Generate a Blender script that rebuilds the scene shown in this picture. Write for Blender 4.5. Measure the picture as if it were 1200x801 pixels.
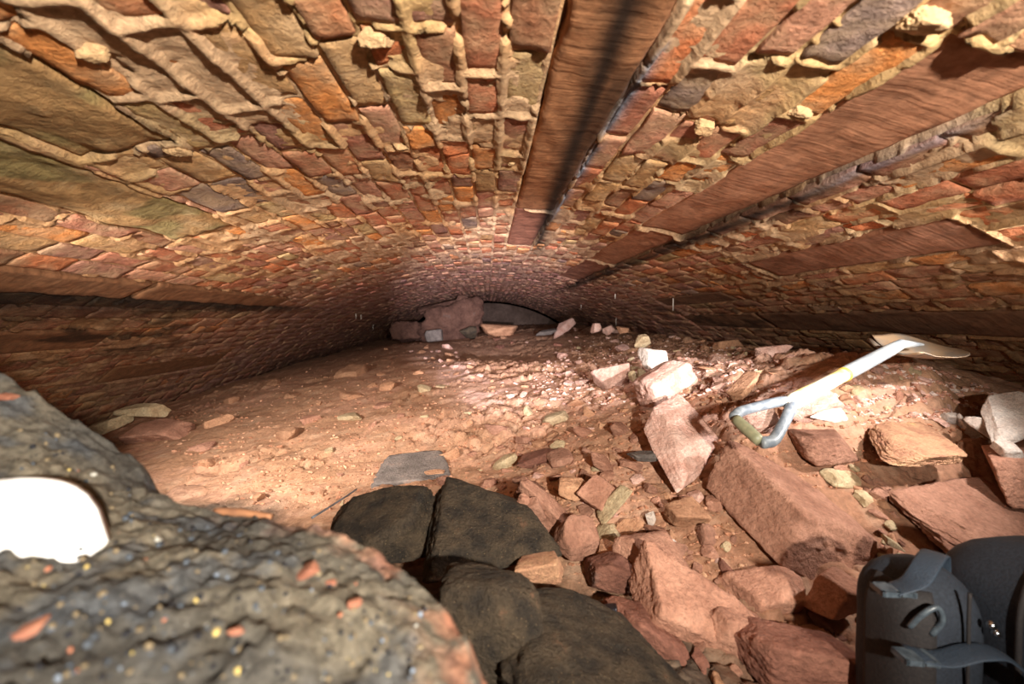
import bpy, math, random
import numpy as np
from mathutils import Vector, Matrix, Euler

for o in list(bpy.data.objects):
    bpy.data.objects.remove(o)
scene = bpy.context.scene
COL = scene.collection

# ------------------------------------------------------------------ camera
F = 500.0                                   # focal length in pixels of the 1200 x 801 frame
YAW = math.atan(28 / F)
PITCH = math.atan(27 / F)
cam_data = bpy.data.cameras.new('camera')
cam = bpy.data.objects.new('camera', cam_data)
COL.objects.link(cam)
cam_data.sensor_width = 36.0
cam_data.lens = 36.0 * F / 1200.0
cam_data.clip_start = 0.01
cam.location = (0, 0, 0)
cam.rotation_euler = (math.pi / 2 - PITCH, 0, -YAW)
cam_data.dof.use_dof = True
cam_data.dof.focus_distance = 1.6
cam_data.dof.aperture_fstop = 2.8
scene.camera = cam

# ------------------------------------------------------------------ world, lamps, exposure
world = bpy.data.worlds.new('tunnel_dark')
scene.world = world
world.use_nodes = True
world.node_tree.nodes['Background'].inputs[0].default_value = (0.9, 0.85, 0.8, 1)
world.node_tree.nodes['Background'].inputs[1].default_value = 0.0


def lamp(name, loc, target, power, size, angle, blend, color=(1, 1, 1)):
    d = bpy.data.lights.new(name, 'SPOT')
    d.energy = power
    d.shadow_soft_size = size
    d.spot_size = math.radians(angle)
    d.spot_blend = blend
    d.color = color
    o = bpy.data.objects.new(name, d)
    COL.objects.link(o)
    o.location = loc
    o.rotation_euler = (Vector(target) - Vector(loc)).to_track_quat('-Z', 'Y').to_euler()
    return o


lamp('torch_right', (1.45, 0.80, 0.12), (0.50, 1.75, -0.42), 50, 0.025, 116, 0.8, (1.0, 0.93, 0.88))
lamp('torch_left', (-1.28, 0.70, 0.02), (-0.45, 3.1, -0.55), 235, 0.03, 88, 1.0, (1.0, 0.92, 0.83))
lamp('torch_vault', (0.40, -0.55, 0.17), (0.0, 1.3, 0.52), 285, 0.025, 122, 0.9, (1.0, 0.92, 0.80))
lamp('torch_beam', (0.90, -0.30, 0.12), (0.78, 2.6, -0.22), 480, 0.02, 25, 1.0, (1.0, 0.94, 0.95))
lamp('head_torch', (0.20, -0.60, -0.14), (-0.05, 6.0, 0.24), 2300, 0.02, 25, 1.0, (0.97, 0.91, 1.0))
scene.view_settings.view_transform = 'Standard'
scene.view_settings.look = 'None'
scene.view_settings.exposure = 0.1
scene.view_settings.gamma = 1.0
scene.view_settings.use_curve_mapping = False

rng = np.random.default_rng(7)
random.seed(7)

# ------------------------------------------------------------------ numeric helpers
fw = np.array([math.sin(YAW) * math.cos(PITCH), math.cos(YAW) * math.cos(PITCH), -math.sin(PITCH)])
rt = np.array([math.cos(YAW), -math.sin(YAW), 0.0])
up = np.cross(rt, fw)


def ray(px, py):
    return fw + rt * ((px - 600) / F) - up * ((py - 400.5) / F)


def project(P):
    P = np.asarray(P, float)
    d = P @ fw
    d = np.where(np.abs(d) < 1e-4, 1e-4, d)
    return 600 + F * (P @ rt) / d, 400.5 - F * (P @ up) / d, d


def hash3(ix, iy, iz, seed):
    n = (ix * 374761393 + iy * 668265263 + iz * 2147483647 + seed * 144665) & 0xFFFFFFFF
    n = ((n ^ (n >> 13)) * 1274126177) & 0xFFFFFFFF
    n = ((n ^ (n >> 16)) * 2246822519) & 0xFFFFFFFF
    return ((n ^ (n >> 15)) & 0xFFFF) / 65535.0


def vnoise(P, seed=0):
    P = np.asarray(P, float)
    i = np.floor(P).astype(np.int64)
    f = P - i
    f = f * f * (3 - 2 * f)
    out = 0
    for dx in (0, 1):
        for dy in (0, 1):
            for dz in (0, 1):
                w = (f[..., 0] if dx else 1 - f[..., 0]) * (f[..., 1] if dy else 1 - f[..., 1]) * (f[..., 2] if dz else 1 - f[..., 2])
                out = out + w * hash3(i[..., 0] + dx, i[..., 1] + dy, i[..., 2] + dz, seed)
    return out


def fbm(P, octs=4, seed=0, gain=0.5):
    P = np.asarray(P, float)
    a, t, n = 1.0, 0.0, 0.0
    for k in range(octs):
        t = t + a * vnoise(P * (2.03 ** k), seed + k * 17)
        n += a
        a *= gain
    return t / n


def sstep(a, b, x):
    t = np.clip((x - a) / (b - a), 0, 1)
    return t * t * (3 - 2 * t)


def lin(r, g, b):
    return tuple(((c / 255) / 12.92 if c / 255 <= 0.04045 else ((c / 255 + 0.055) / 1.055) ** 2.4) for c in (r, g, b))


def new_obj(name, verts, faces, mat, parent=None, cols=None, smooth=True, loc=None):
    me = bpy.data.meshes.new(name)
    verts = np.asarray(verts, np.float32)
    if loc is not None:
        verts = verts - np.asarray(loc, np.float32)
    if isinstance(faces, np.ndarray):
        k = faces.shape[1]
        me.vertices.add(len(verts))
        me.vertices.foreach_set('co', verts.ravel())
        me.loops.add(faces.size)
        me.loops.foreach_set('vertex_index', faces.astype(np.int32).ravel())
        me.polygons.add(len(faces))
        me.polygons.foreach_set('loop_start', np.arange(0, faces.size, k, dtype=np.int32))
        me.update(calc_edges=True)
    else:
        me.from_pydata([tuple(map(float, v)) for v in verts], [], faces)
        me.update()
    me.polygons.foreach_set('use_smooth', np.full(len(me.polygons), smooth, dtype=bool))
    if cols is not None:
        at = me.color_attributes.new('col', 'FLOAT_COLOR', 'POINT')
        at.data.foreach_set('color', np.asarray(cols, np.float32).ravel())
    if mat is not None:
        me.materials.append(mat)
    o = bpy.data.objects.new(name, me)
    COL.objects.link(o)
    if loc is not None:
        o.location = loc
    if parent is not None:
        o.parent = parent
        if parent.type == 'EMPTY' and loc is None:
            o.matrix_parent_inverse = Matrix.Translation(-Vector(parent.location))
        elif parent.type == 'EMPTY':
            o.matrix_parent_inverse = Matrix.Translation(-Vector(parent.location))
    return o


def tag(o, label=None, cat=None, group=None, kind=None):
    if label: o['label'] = label
    if cat: o['category'] = cat
    if group: o['group'] = group
    if kind: o['kind'] = kind
    return o


def empty(name, loc, label, cat, group=None):
    o = bpy.data.objects.new(name, None)
    COL.objects.link(o)
    o.location = loc
    o.empty_display_size = 0.05
    return tag(o, label, cat, group)


# ------------------------------------------------------------------ materials
def nodes_of(m):
    m.use_nodes = True
    nt = m.node_tree
    return nt, nt.nodes, nt.links, nt.nodes['Principled BSDF']


def masonry_mat(name, scale=40.0, blotch=0.35, bump=0.6, wave=None, bdist=0.004, dust=None, speck=0.0, spec=0.25, dr=(0.52, 0.68)):
    """colour attribute x procedural grain, alpha of the attribute = dampness"""
    m = bpy.data.materials.new(name)
    nt, N, L, bsdf = nodes_of(m)
    at = N.new('ShaderNodeAttribute'); at.attribute_name = 'col'
    geo = N.new('ShaderNodeNewGeometry')
    n1 = N.new('ShaderNodeTexNoise'); n1.inputs['Scale'].default_value = scale; n1.inputs['Detail'].default_value = 6; n1.inputs['Roughness'].default_value = 0.65
    n2 = N.new('ShaderNodeTexNoise'); n2.inputs['Scale'].default_value = scale * 0.22; n2.inputs['Detail'].default_value = 4
    L.new(geo.outputs['Position'], n1.inputs['Vector']); L.new(geo.outputs['Position'], n2.inputs['Vector'])
    r1 = N.new('ShaderNodeMapRange'); r1.inputs[1].default_value = 0.3; r1.inputs[2].default_value = 0.7
    r1.inputs[3].default_value = 1 - blotch; r1.inputs[4].default_value = 1 + blotch
    L.new(n1.outputs['Fac'], r1.inputs[0])
    mul = N.new('ShaderNodeVectorMath'); mul.operation = 'SCALE'
    L.new(at.outputs['Color'], mul.inputs[0]); L.new(r1.outputs[0], mul.inputs['Scale'])
    last = mul.outputs[0]
    if dust:
        r2 = N.new('ShaderNodeMapRange'); r2.inputs[1].default_value = dr[0]; r2.inputs[2].default_value = dr[1]; r2.inputs[3].default_value = 0; r2.inputs[4].default_value = dust[1]
        L.new(n2.outputs['Fac'], r2.inputs[0])
        # dampness / soot suppresses the dusty bloom
        mx = N.new('ShaderNodeMix'); mx.data_type = 'RGBA'
        sub = N.new('ShaderNodeMath'); sub.operation = 'SUBTRACT'; sub.inputs[0].default_value = 1.0; L.new(at.outputs['Alpha'], sub.inputs[1])
        mm = N.new('ShaderNodeMath'); mm.operation = 'MULTIPLY'; L.new(r2.outputs[0], mm.inputs[0]); L.new(sub.outputs[0], mm.inputs[1])
        L.new(mm.outputs[0], mx.inputs[0]); L.new(last, mx.inputs[6]); mx.inputs[7].default_value = (*dust[0], 1)
        last = mx.outputs[2]
    if speck > 0:
        vo = N.new('ShaderNodeTexVoronoi'); vo.inputs['Scale'].default_value = 70; vo.inputs['Randomness'].default_value = 1
        L.new(geo.outputs['Position'], vo.inputs['Vector'])
        rs = N.new('ShaderNodeMapRange'); rs.inputs[1].default_value = 0.16; rs.inputs[2].default_value = 0.10; rs.inputs[3].default_value = 0; rs.inputs[4].default_value = speck
        L.new(vo.outputs['Distance'], rs.inputs[0])
        ms = N.new('ShaderNodeMix'); ms.data_type = 'RGBA'
        L.new(rs.outputs[0], ms.inputs[0]); L.new(last, ms.inputs[6]); L.new(vo.outputs['Color'], ms.inputs[7])
        last = ms.outputs[2]
    L.new(last, bsdf.inputs['Base Color'])
    rr = N.new('ShaderNodeMapRange'); rr.inputs[3].default_value = 0.92; rr.inputs[4].default_value = 0.68
    L.new(at.outputs['Alpha'], rr.inputs[0]); L.new(rr.outputs[0], bsdf.inputs['Roughness'])
    bsdf.inputs['Specular IOR Level'].default_value = spec
    bp = N.new('ShaderNodeBump'); bp.inputs['Strength'].default_value = bump; bp.inputs['Distance'].default_value = bdist
    h = n1.outputs['Fac']
    if wave:
        mp = N.new('ShaderNodeMapping'); mp.inputs['Scale'].default_value = wave
        nw = N.new('ShaderNodeTexNoise'); nw.inputs['Scale'].default_value = 1.0; nw.inputs['Detail'].default_value = 2; nw.inputs['Distortion'].default_value = 0.0
        L.new(geo.outputs['Position'], mp.inputs['Vector']); L.new(mp.outputs[0], nw.inputs['Vector'])
        ad = N.new('ShaderNodeMath'); ad.operation = 'MULTIPLY_ADD'; ad.inputs[1].default_value = 0.9
        L.new(n1.outputs['Fac'], ad.inputs[0]); L.new(nw.outputs['Fac'], ad.inputs[2])
        h = ad.outputs[0]
    L.new(h, bp.inputs['Height']); L.new(bp.outputs[0], bsdf.inputs['Normal'])
    return m


def rock_mat(name, c1, c2, c3=None, scale=14.0, bump=0.7, rough=0.92, vary=0.25, fleck=None, bdist=0.014, layer=0.0):
    """two-tone mottled stone, tinted a little per object"""
    m = bpy.data.materials.new(name)
    nt, N, L, bsdf = nodes_of(m)
    geo = N.new('ShaderNodeNewGeometry'); oi = N.new('ShaderNodeObjectInfo')
    n1 = N.new('ShaderNodeTexNoise'); n1.inputs['Scale'].default_value = scale; n1.inputs['Detail'].default_value = 6; n1.inputs['Roughness'].default_value = 0.6
    n2 = N.new('ShaderNodeTexNoise'); n2.inputs['Scale'].default_value = scale * 7; n2.inputs['Detail'].default_value = 5; n2.inputs['Roughness'].default_value = 0.7
    for n in (n1, n2): L.new(geo.outputs['Position'], n.inputs['Vector'])
    cr = N.new('ShaderNodeValToRGB')
    cr.color_ramp.elements[0].position = 0.36; cr.color_ramp.elements[0].color = (*c1, 1)
    cr.color_ramp.elements[1].position = 0.64; cr.color_ramp.elements[1].color = (*c2, 1)
    if c3:
        e = cr.color_ramp.elements.new(0.8); e.color = (*c3, 1)
    L.new(n1.outputs['Fac'], cr.inputs[0])
    r = N.new('ShaderNodeMapRange'); r.inputs[3].default_value = 1 - vary; r.inputs[4].default_value = 1 + vary
    L.new(oi.outputs['Random'], r.inputs[0])
    r2 = N.new('ShaderNodeMapRange'); r2.inputs[1].default_value = 0.3; r2.inputs[2].default_value = 0.7; r2.inputs[3].default_value = 0.7; r2.inputs[4].default_value = 1.25
    L.new(n2.outputs['Fac'], r2.inputs[0])
    mm = N.new('ShaderNodeMath'); mm.operation = 'MULTIPLY'; L.new(r.outputs[0], mm.inputs[0]); L.new(r2.outputs[0], mm.inputs[1])
    sc = N.new('ShaderNodeVectorMath'); sc.operation = 'SCALE'; L.new(cr.outputs[0], sc.inputs[0]); L.new(mm.outputs[0], sc.inputs['Scale'])
    last = sc.outputs[0]
    if fleck:
        vo = N.new('ShaderNodeTexVoronoi'); vo.inputs['Scale'].default_value = fleck[1]
        L.new(geo.outputs['Position'], vo.inputs['Vector'])
        rs = N.new('ShaderNodeMapRange'); rs.inputs[1].default_value = 0.2; rs.inputs[2].default_value = 0.12; rs.inputs[3].default_value = 0; rs.inputs[4].default_value = fleck[2]
        L.new(vo.outputs['Distance'], rs.inputs[0])
        mk = N.new('ShaderNodeMath'); mk.operation = 'MULTIPLY'
        sx = N.new('ShaderNodeSeparateColor'); L.new(vo.outputs['Color'], sx.inputs[0])
        gt = N.new('ShaderNodeMath'); gt.operation = 'GREATER_THAN'; gt.inputs[1].default_value = 0.6; L.new(sx.outputs[0], gt.inputs[0])
        L.new(rs.outputs[0], mk.inputs[0]); L.new(gt.outputs[0], mk.inputs[1])
        ms = N.new('ShaderNodeMix'); ms.data_type = 'RGBA'
        L.new(mk.outputs[0], ms.inputs[0]); L.new(last, ms.inputs[6]); ms.inputs[7].default_value = (*fleck[0], 1)
        last = ms.outputs[2]
    L.new(last, bsdf.inputs['Base Color'])
    bsdf.inputs['Roughness'].default_value = rough
    bsdf.inputs['Specular IOR Level'].default_value = 0.2
    bp = N.new('ShaderNodeBump'); bp.inputs['Strength'].default_value = bump; bp.inputs['Distance'].default_value = bdist
    ad = N.new('ShaderNodeMath'); ad.operation = 'MULTIPLY_ADD'; ad.inputs[1].default_value = 1.1
    L.new(n2.outputs['Fac'], ad.inputs[0]); L.new(n1.outputs['Fac'], ad.inputs[2])
    L.new(ad.outputs[0], bp.inputs['Height']); L.new(bp.outputs[0], bsdf.inputs['Normal'])
    return m


def plain_mat(name, c, rough=0.6, metal=0.0, c2=None, scale=30.0, bump=0.2, spec=0.5, lo=0.4, hi=0.65, bdist=0.002):
    m = bpy.data.materials.new(name)
    nt, N, L, bsdf = nodes_of(m)
    tc = N.new('ShaderNodeTexCoord')
    n1 = N.new('ShaderNodeTexNoise'); n1.inputs['Scale'].default_value = scale; n1.inputs['Detail'].default_value = 6
    L.new(tc.outputs['Object'], n1.inputs['Vector'])
    cr = N.new('ShaderNodeValToRGB')
    cr.color_ramp.elements[0].position = lo; cr.color_ramp.elements[0].color = (*c, 1)
    cr.color_ramp.elements[1].position = hi; cr.color_ramp.elements[1].color = (*(c2 or c), 1)
    L.new(n1.outputs['Fac'], cr.inputs[0]); L.new(cr.outputs[0], bsdf.inputs['Base Color'])
    bsdf.inputs['Roughness'].default_value = rough; bsdf.inputs['Metallic'].default_value = metal
    bsdf.inputs['Specular IOR Level'].default_value = spec
    bp = N.new('ShaderNodeBump'); bp.inputs['Strength'].default_value = bump; bp.inputs['Distance'].default_value = bdist
    L.new(n1.outputs['Fac'], bp.inputs['Height']); L.new(bp.outputs[0], bsdf.inputs['Normal'])
    return m


M_MORTAR = masonry_mat('mortar_bed', 70, 0.34, 1.0, bdist=0.006, dust=((0.50, 0.34, 0.20), 0.35))
M_BRICK = masonry_mat('old_brick', 55, 0.42, 1.0, bdist=0.012, dust=((0.45, 0.30, 0.17), 0.6), dr=(0.42, 0.66))
M_SLAB = masonry_mat('tooled_sandstone', 40, 0.36, 0.42, wave=(5, 70, 5), bdist=0.006)
M_EARTH = masonry_mat('red_earth', 60, 0.3, 0.9, bdist=0.008, dust=((0.50, 0.35, 0.24), 0.4))
M_MOUND = masonry_mat('black_soil', 120, 0.6, 1.0, bdist=0.006, spec=0.4)
M_RED = rock_mat('red_sandstone', lin(150, 107, 88), lin(182, 136, 114), lin(200, 158, 136))
M_PINK = rock_mat('pink_sandstone', lin(190, 146, 130), lin(218, 182, 168), lin(226, 196, 184))
M_BROWN = rock_mat('dusty_sandstone', lin(166, 122, 94), lin(196, 150, 118), lin(208, 168, 132))
M_BUFF = rock_mat('buff_sandstone', lin(172, 148, 116), lin(198, 180, 146), lin(190, 146, 116), vary=0.15)
M_OCHRE = rock_mat('ochre_sandstone', lin(160, 116, 92), lin(192, 150, 116), lin(196, 156, 92), scale=18)
M_WHITE = rock_mat('white_stone', lin(210, 192, 180), lin(232, 222, 212), lin(206, 160, 142), scale=20, vary=0.05)
M_SLATE = rock_mat('grey_slate', lin(104, 96, 92), lin(132, 122, 116), lin(160, 116, 96))
M_DARK = rock_mat('soil_black_rock', lin(58, 52, 46), lin(96, 82, 66), lin(148, 108, 84), scale=20, vary=0.1, bump=1.0, bdist=0.014, fleck=(lin(150, 128, 96), 130, 0.5))
M_FARROCK = rock_mat('dark_far_rock', lin(80, 56, 48), lin(110, 80, 68), lin(94, 88, 84), scale=6, bdist=0.04)
M_ROUGH = masonry_mat('rough_vault_stone', 40, 0.38, 1.0, bdist=0.010, dust=((0.42, 0.32, 0.18), 0.4))
M_MAROON = rock_mat('maroon_stone', lin(112, 74, 62), lin(142, 98, 82), lin(120, 110, 104), scale=9)

# ------------------------------------------------------------------ vault shell
R, ZC = 3.5, -3.03
S_MAX = 3.45
Y0, Y1 = 0.22, 11.4


def vp(s, y, d=0.0):
    """vault coordinates (arc length, distance along tunnel, depth towards the inside) -> world"""
    a = np.asarray(s) / R
    r = R - np.asarray(d)
    return np.stack(np.broadcast_arrays(r * np.sin(a), np.asarray(y, float), ZC + r * np.cos(a)), -1)


# (s0, s1, y0, y1, tone, proud)
SLABS = [
    (0.115, 0.283, 0.24, 1.82, 0, 0.006), (0.115, 0.283, 1.84, 2.75, 3, -0.004),
    (0.668, 0.885, 0.60, 1.89, 1, -0.010), (0.668, 0.885, 1.91, 2.92, 1, -0.008), (0.668, 0.885, 2.94, 4.10, 3, -0.008),
    (1.200, 1.395, 1.04, 1.93, 2, 0.004), (1.760, 1.965, 0.95, 2.62, 4, 0.004), (1.760, 1.965, 2.65, 3.70, 4, 0.0),
    (1.46, 1.60, 2.55, 3.6, 4, 0.002),
    (-0.905, -0.700, 0.24, 1.02, 5, 0.006), (-1.140, -0.930, 0.24, 1.62, 5, 0.008),
    (-1.640, -1.490, 0.60, 1.95, 6, 0.012), (-1.640, -1.490, 1.97, 3.25, 6, 0.010),
    (-2.105, -1.930, 0.9, 2.25, 6, 0.004), (-2.5, -2.33, 2.6, 3.7, 6, 0.002),
]
SLAB_TONE = [lin(156, 108, 74), lin(160, 112, 84), lin(136, 92, 68), lin(140, 94, 74), lin(108, 78, 58), lin(150, 116, 76), lin(118, 82, 56)]

brk = sorted({-S_MAX, S_MAX, *[round(v, 3) for sl in SLABS for v in sl[:2]]})
rows = []
for a, b in zip(brk[:-1], brk[1:]):
    n = max(1, round((b - a) / 0.083))
    e = np.linspace(a, b, n + 1)
    if n > 1:
        e[1:-1] += rng.uniform(-0.006, 0.006, n - 1)
    rows += [(e[i], e[i + 1]) for i in range(n)]


def slab_at(s, y):
    for k, sl in enumerate(SLABS):
        if sl[0] <= s <= sl[1] and sl[2] <= y <= sl[3]:
            return k
    return -1


def soot_dark_fac(s, y):
    """black soot and seepage stains on the vault, plus darker areas low on the walls: 0..1"""
    s = np.asarray(s, float); y = np.asarray(y, float)
    n = fbm(np.stack(np.broadcast_arrays(s * 14, y * 5, 0 * s), -1), 4, 91)
    c = np.interp(y, [0.5, 0.64, 1.0, 1.8, 2.75, 3.3], [0.19, 0.205, 0.225, 0.262, 0.315, 0.33])
    w = 0.020 + 0.030 * n
    f = 0.95 * np.exp(-((s - c) / w) ** 2) * sstep(3.3, 2.6, y)
    f = np.maximum(f, 0.75 * sstep(0.225, 0.245, s - 0.02 * (n - .5)) * sstep(0.292, 0.275, s) * sstep(1.9, 1.6, y) * sstep(.7, .85, y))
    f = np.maximum(f, 0.8 * np.exp(-((s - 0.33) / 0.035) ** 2) * np.exp(-((y - 2.7) / 0.35) ** 2))
    w = 0.026 + 0.050 * n * sstep(0.7, 1.6, y)
    f = np.maximum(f, 0.97 * np.exp(-((s - 0.914) / w) ** 2) * sstep(0.75, 1.2, y) * sstep(6.5, 4.5, y))
    f = np.maximum(f, 0.85 * sstep(.42, .55, n) * np.exp(-((s - 0.95) / 0.06) ** 2) * np.exp(-((y - 1.45) / 0.45) ** 2))
    w = 0.23 * sstep(4.5, 1.2, y) + 0.03
    f = np.maximum(f, 0.98 * np.where(s > -1.645, np.exp(-((s + 1.645) / 0.022) ** 2), np.exp(-((s + 1.645) / w) ** 2)) * sstep(5.0, 3.0, y))
    f = np.maximum(f, 0.75 * sstep(0.5, 0.62, n) * sstep(-1.7, -1.85, s) * sstep(-2.3, -2.1, s) * sstep(3.5, 2.5, y))  # patchy darkening low on the left wall
    f = np.maximum(f, 0.6 * sstep(0.5, 0.62, n) * sstep(1.4, 1.7, s) * sstep(2.2, 2.8, y))  # patchy darkening low on the right wall, farther in
    f = np.maximum(f, 0.9 * np.exp(-((s + 2.95) / 0.35) ** 2) * sstep(4, 5.5, y))  # dark band along the foot of the far left wall
    return np.clip(f, 0, 1)


def calc_fac(s, y):
    n = fbm(np.stack(np.broadcast_arrays(s * 30, y * 12, 0 * s), -1), 3, 55)
    f = np.exp(-((s - 0.293) / 0.011) ** 2) * sstep(0.62, 0.8, y) * sstep(2.0, 1.7, y) * sstep(0.3, 0.5, n)
    f = np.maximum(f, np.exp(-((s - 0.90) / 0.012) ** 2) * sstep(0.66, 0.8, y) * sstep(1.25, 1.0, y) * 0.7)
    return np.clip(f, 0, 1)


BLACK = np.array(lin(14, 12, 11)); CALC = np.array(lin(120, 128, 142))


def stain(rgb, s, y):
    rgb = np.asarray(rgb, float)
    f = soot_dark_fac(s, y); c = calc_fac(s, y)
    out = rgb * (1 - f[..., None]) + BLACK * f[..., None]
    out = out * (1 - c[..., None]) + CALC * c[..., None]
    return np.concatenate([out, np.maximum(f * 0.9, c)[..., None]], -1)


# brick layout: per course, list of (y0, y1)
course = []
for (a, b) in rows:
    ys, y = [], Y0 + rng.uniform(-0.2, 0)
    while y < Y1:
        l = rng.choice([0.225, 0.225, 0.11, 0.17]) * rng.uniform(0.92, 1.08)
        ys.append(y); y += l + 0.010
    course.append(np.array(ys + [y]))

# ---- mortar bed as a displaced shell
s_edges = np.arange(-S_MAX, S_MAX + 1e-6, 0.0088)
y_edges = Y0 * np.exp(np.linspace(0, math.log(Y1 / Y0), 540))
SS, YY = np.meshgrid(s_edges, y_edges, indexing='ij')
lo = np.array([r[0] for r in rows]); hi = np.array([r[1] for r in rows])
ridx = np.clip(np.searchsorted(lo, s_edges, side='right') - 1, 0, len(rows) - 1)
joint = np.minimum(s_edges - lo[ridx], hi[ridx] - s_edges)[:, None] + 0 * YY
for i, r in enumerate(ridx):
    e = course[r]
    k = np.clip(np.searchsorted(e, y_edges), 1, len(e) - 1)
    joint[i] = np.minimum(joint[i], np.minimum(np.abs(y_edges - e[k - 1]), np.abs(e[k] - y_edges)))
inslab = np.zeros_like(joint)
for sl in SLABS:
    m = (SS > sl[0] + .004) & (SS < sl[1] - .004) & (YY > sl[2] + .004) & (YY < sl[3] - .004)
    inslab[m] = 1
    near = (SS > sl[0] - .012) & (SS < sl[1] + .012) & (YY > sl[2] - .012) & (YY < sl[3] + .012)
    joint[near & ~m] = 0.0
    joint[m] = 0.03
P2 = np.stack([SS, YY, 0 * SS], -1)
nz1 = fbm(P2 * 9, 5, 3, 0.55)
nz2 = fbm(P2 * 42, 4, 21, 0.7)
nz3 = fbm(P2 * 3.2, 3, 43)
cover = 0.050 * (sstep(2.6, 0.9, YY)) * sstep(1.3, 0.3, np.abs(SS + 0.25)) + 0.015 * sstep(4, 1.5, YY)
edge_n = nz1 + 0.22 * (nz3 - 0.5) + 0.10 * (nz2 - 0.5)
smear = sstep(0.520 - cover, 0.534 - cover, edge_n)
jprof = sstep(0.012, 0.004, joint)
depth = -0.012 + jprof * (0.0095 + 0.012 * (nz1 - 0.45)) + smear * (0.0105 + 0.012 * (edge_n - 0.5)) * (1 - 0.35 * sstep(3, 6, YY)) + 0.0055 * (nz2 - 0.5)
depth = np.where(inslab > 0, -0.03, depth)
depth += 0.010 * (nz3 - 0.5)
depth -= 0.022 * np.exp(-((SS - 0.899) / 0.012) ** 2) * sstep(0.8, 1.2, YY) * sstep(6, 4, YY)
depth -= 0.02 * np.exp(-((SS + 1.652) / 0.016) ** 2) * sstep(4, 3, YY)
V = vp(SS, YY, depth).reshape(-1, 3)
ns, ny = SS.shape
ii = (np.arange(ns - 1)[:, None] * ny + np.arange(ny - 1)[None, :]).ravel()
quads = np.stack([ii, ii + 1, ii + ny + 1, ii + ny], -1)
tan_c = np.array(lin(194, 151, 108)); grey_c = np.array(lin(182, 149, 116)); green_c = np.array(lin(160, 140, 92)); brown_c = np.array(lin(122, 88, 58)); purple_c = np.array(lin(150, 112, 106))
mc = tan_c + (grey_c - tan_c) * sstep(0.4, 0.6, nz3)[..., None]
gm = sstep(0.52, 0.62, fbm(P2 * 4.5, 3, 71)) * sstep(1.9, 0.8, YY)
mc = mc + (green_c - mc) * (0.45 * gm)[..., None]
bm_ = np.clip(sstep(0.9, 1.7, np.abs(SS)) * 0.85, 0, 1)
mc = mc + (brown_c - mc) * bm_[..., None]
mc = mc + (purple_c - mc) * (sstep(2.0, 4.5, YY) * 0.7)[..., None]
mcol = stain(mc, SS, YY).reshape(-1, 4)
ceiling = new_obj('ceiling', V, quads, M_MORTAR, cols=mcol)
tag(ceiling, 'rough brick barrel vault with smeared mortar and long tooled stones', None, None, 'structure')
ceiling.modifiers.new('shell', 'SOLIDIFY').thickness = 0.06
ceiling.modifiers['shell'].offset = -1 if True else 1

# ---- bricks
PAL = [(lin(214, 136, 70), 3.5), (lin(196, 112, 68), 4), (lin(178, 104, 74), 4), (lin(164, 102, 82), 4), (lin(146, 100, 88), 2.5), (lin(182, 142, 94), 2.6),
       (lin(184, 156, 106), 1.3), (lin(112, 98, 94), 1.2), (lin(194, 138, 112), 3), (lin(142, 92, 66), 2)]
PALC = np.array([p[0] for p in PAL]); PALW = np.array([p[1] for p in PAL], float); PALW /= PALW.sum()
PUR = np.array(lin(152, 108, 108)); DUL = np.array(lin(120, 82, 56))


def brick_grid(s0, s1, y0, y1, nu, nv):
    g = 0.005
    u = np.concatenate([[s0 + g], np.linspace(s0 + g + .0035, s1 - g - .0035, nu - 2), [s1 - g]]) if nu > 3 else np.linspace(s0 + g, s1 - g, nu)
    v = np.concatenate([[y0 + g], np.linspace(y0 + g + .0035, y1 - g - .0035, nv - 2), [y1 - g]]) if nv > 4 else np.linspace(y0 + g, y1 - g, nv)
    return np.meshgrid(u, v, indexing='ij')


_topo = {}


def brick_topo(nu, nv):
    if (nu, nv) not in _topo:
        fs = [(i * nv + j, i * nv + j + 1, (i + 1) * nv + j + 1, (i + 1) * nv + j) for i in range(nu - 1) for j in range(nv - 1)]
        ring = [i * nv for i in range(nu)] + [(nu - 1) * nv + j for j in range(1, nv)] + [i * nv + nv - 1 for i in range(nu - 2, -1, -1)] + [j for j in range(nv - 2, 0, -1)]
        base = nu * nv
        for k, a in enumerate(ring):
            k2 = (k + 1) % len(ring)
            fs.append((a, ring[k2], base + k2, base + k))
        e = np.zeros((nu, nv), bool); e[0] = e[-1] = True; e[:, 0] = e[:, -1] = True
        _topo[(nu, nv)] = (np.array([f[::-1] for f in fs]), np.array(ring), e)
    return _topo[(nu, nv)]


cand = []
for (a, b), ys in zip(rows, course):
    sm = (a + b) / 2
    for y0, y1 in zip(ys[:-1], ys[1:]):
        y0 = max(y0, Y0 + 0.01)
        segs = [(y0, min(y1, Y1 - .01))]
        for sl in SLABS:
            if sl[0] < sm < sl[1]:
                ns_ = []
                for p, q in segs:
                    if q <= sl[2] or p >= sl[3]: ns_.append((p, q)); continue
                    if p < sl[2]: ns_.append((p, sl[2]))
                    if q > sl[3]: ns_.append((sl[3], q))
                segs = ns_
        for p, q in segs:
            if q - p < 0.045: continue
            c4 = vp(np.array([a, b, b, a]), np.array([p, p, q, q]))
            X, Y, D = project(c4)
            inside = (np.clip(X, 0, 1200).ptp() if hasattr(X, 'ptp') else np.ptp(np.clip(X, 0, 1200))) * np.ptp(np.clip(Y, 0, 801))
            zc = c4[:, 2].mean()
            area = 0.5 * abs(np.dot(np.clip(X, 0, 1200), np.roll(np.clip(Y, 0, 801), 1)) - np.dot(np.clip(Y, 0, 801), np.roll(np.clip(X, 0, 1200), 1)))
            if D.min() < 0.05: area = 0
            if zc < -0.25 - 0.1 * (sm < 0) - .2 * (sm < 0): area *= 0.2
            cand.append((area, a, b, p, q))
cand.sort(key=lambda t: -t[0])


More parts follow.
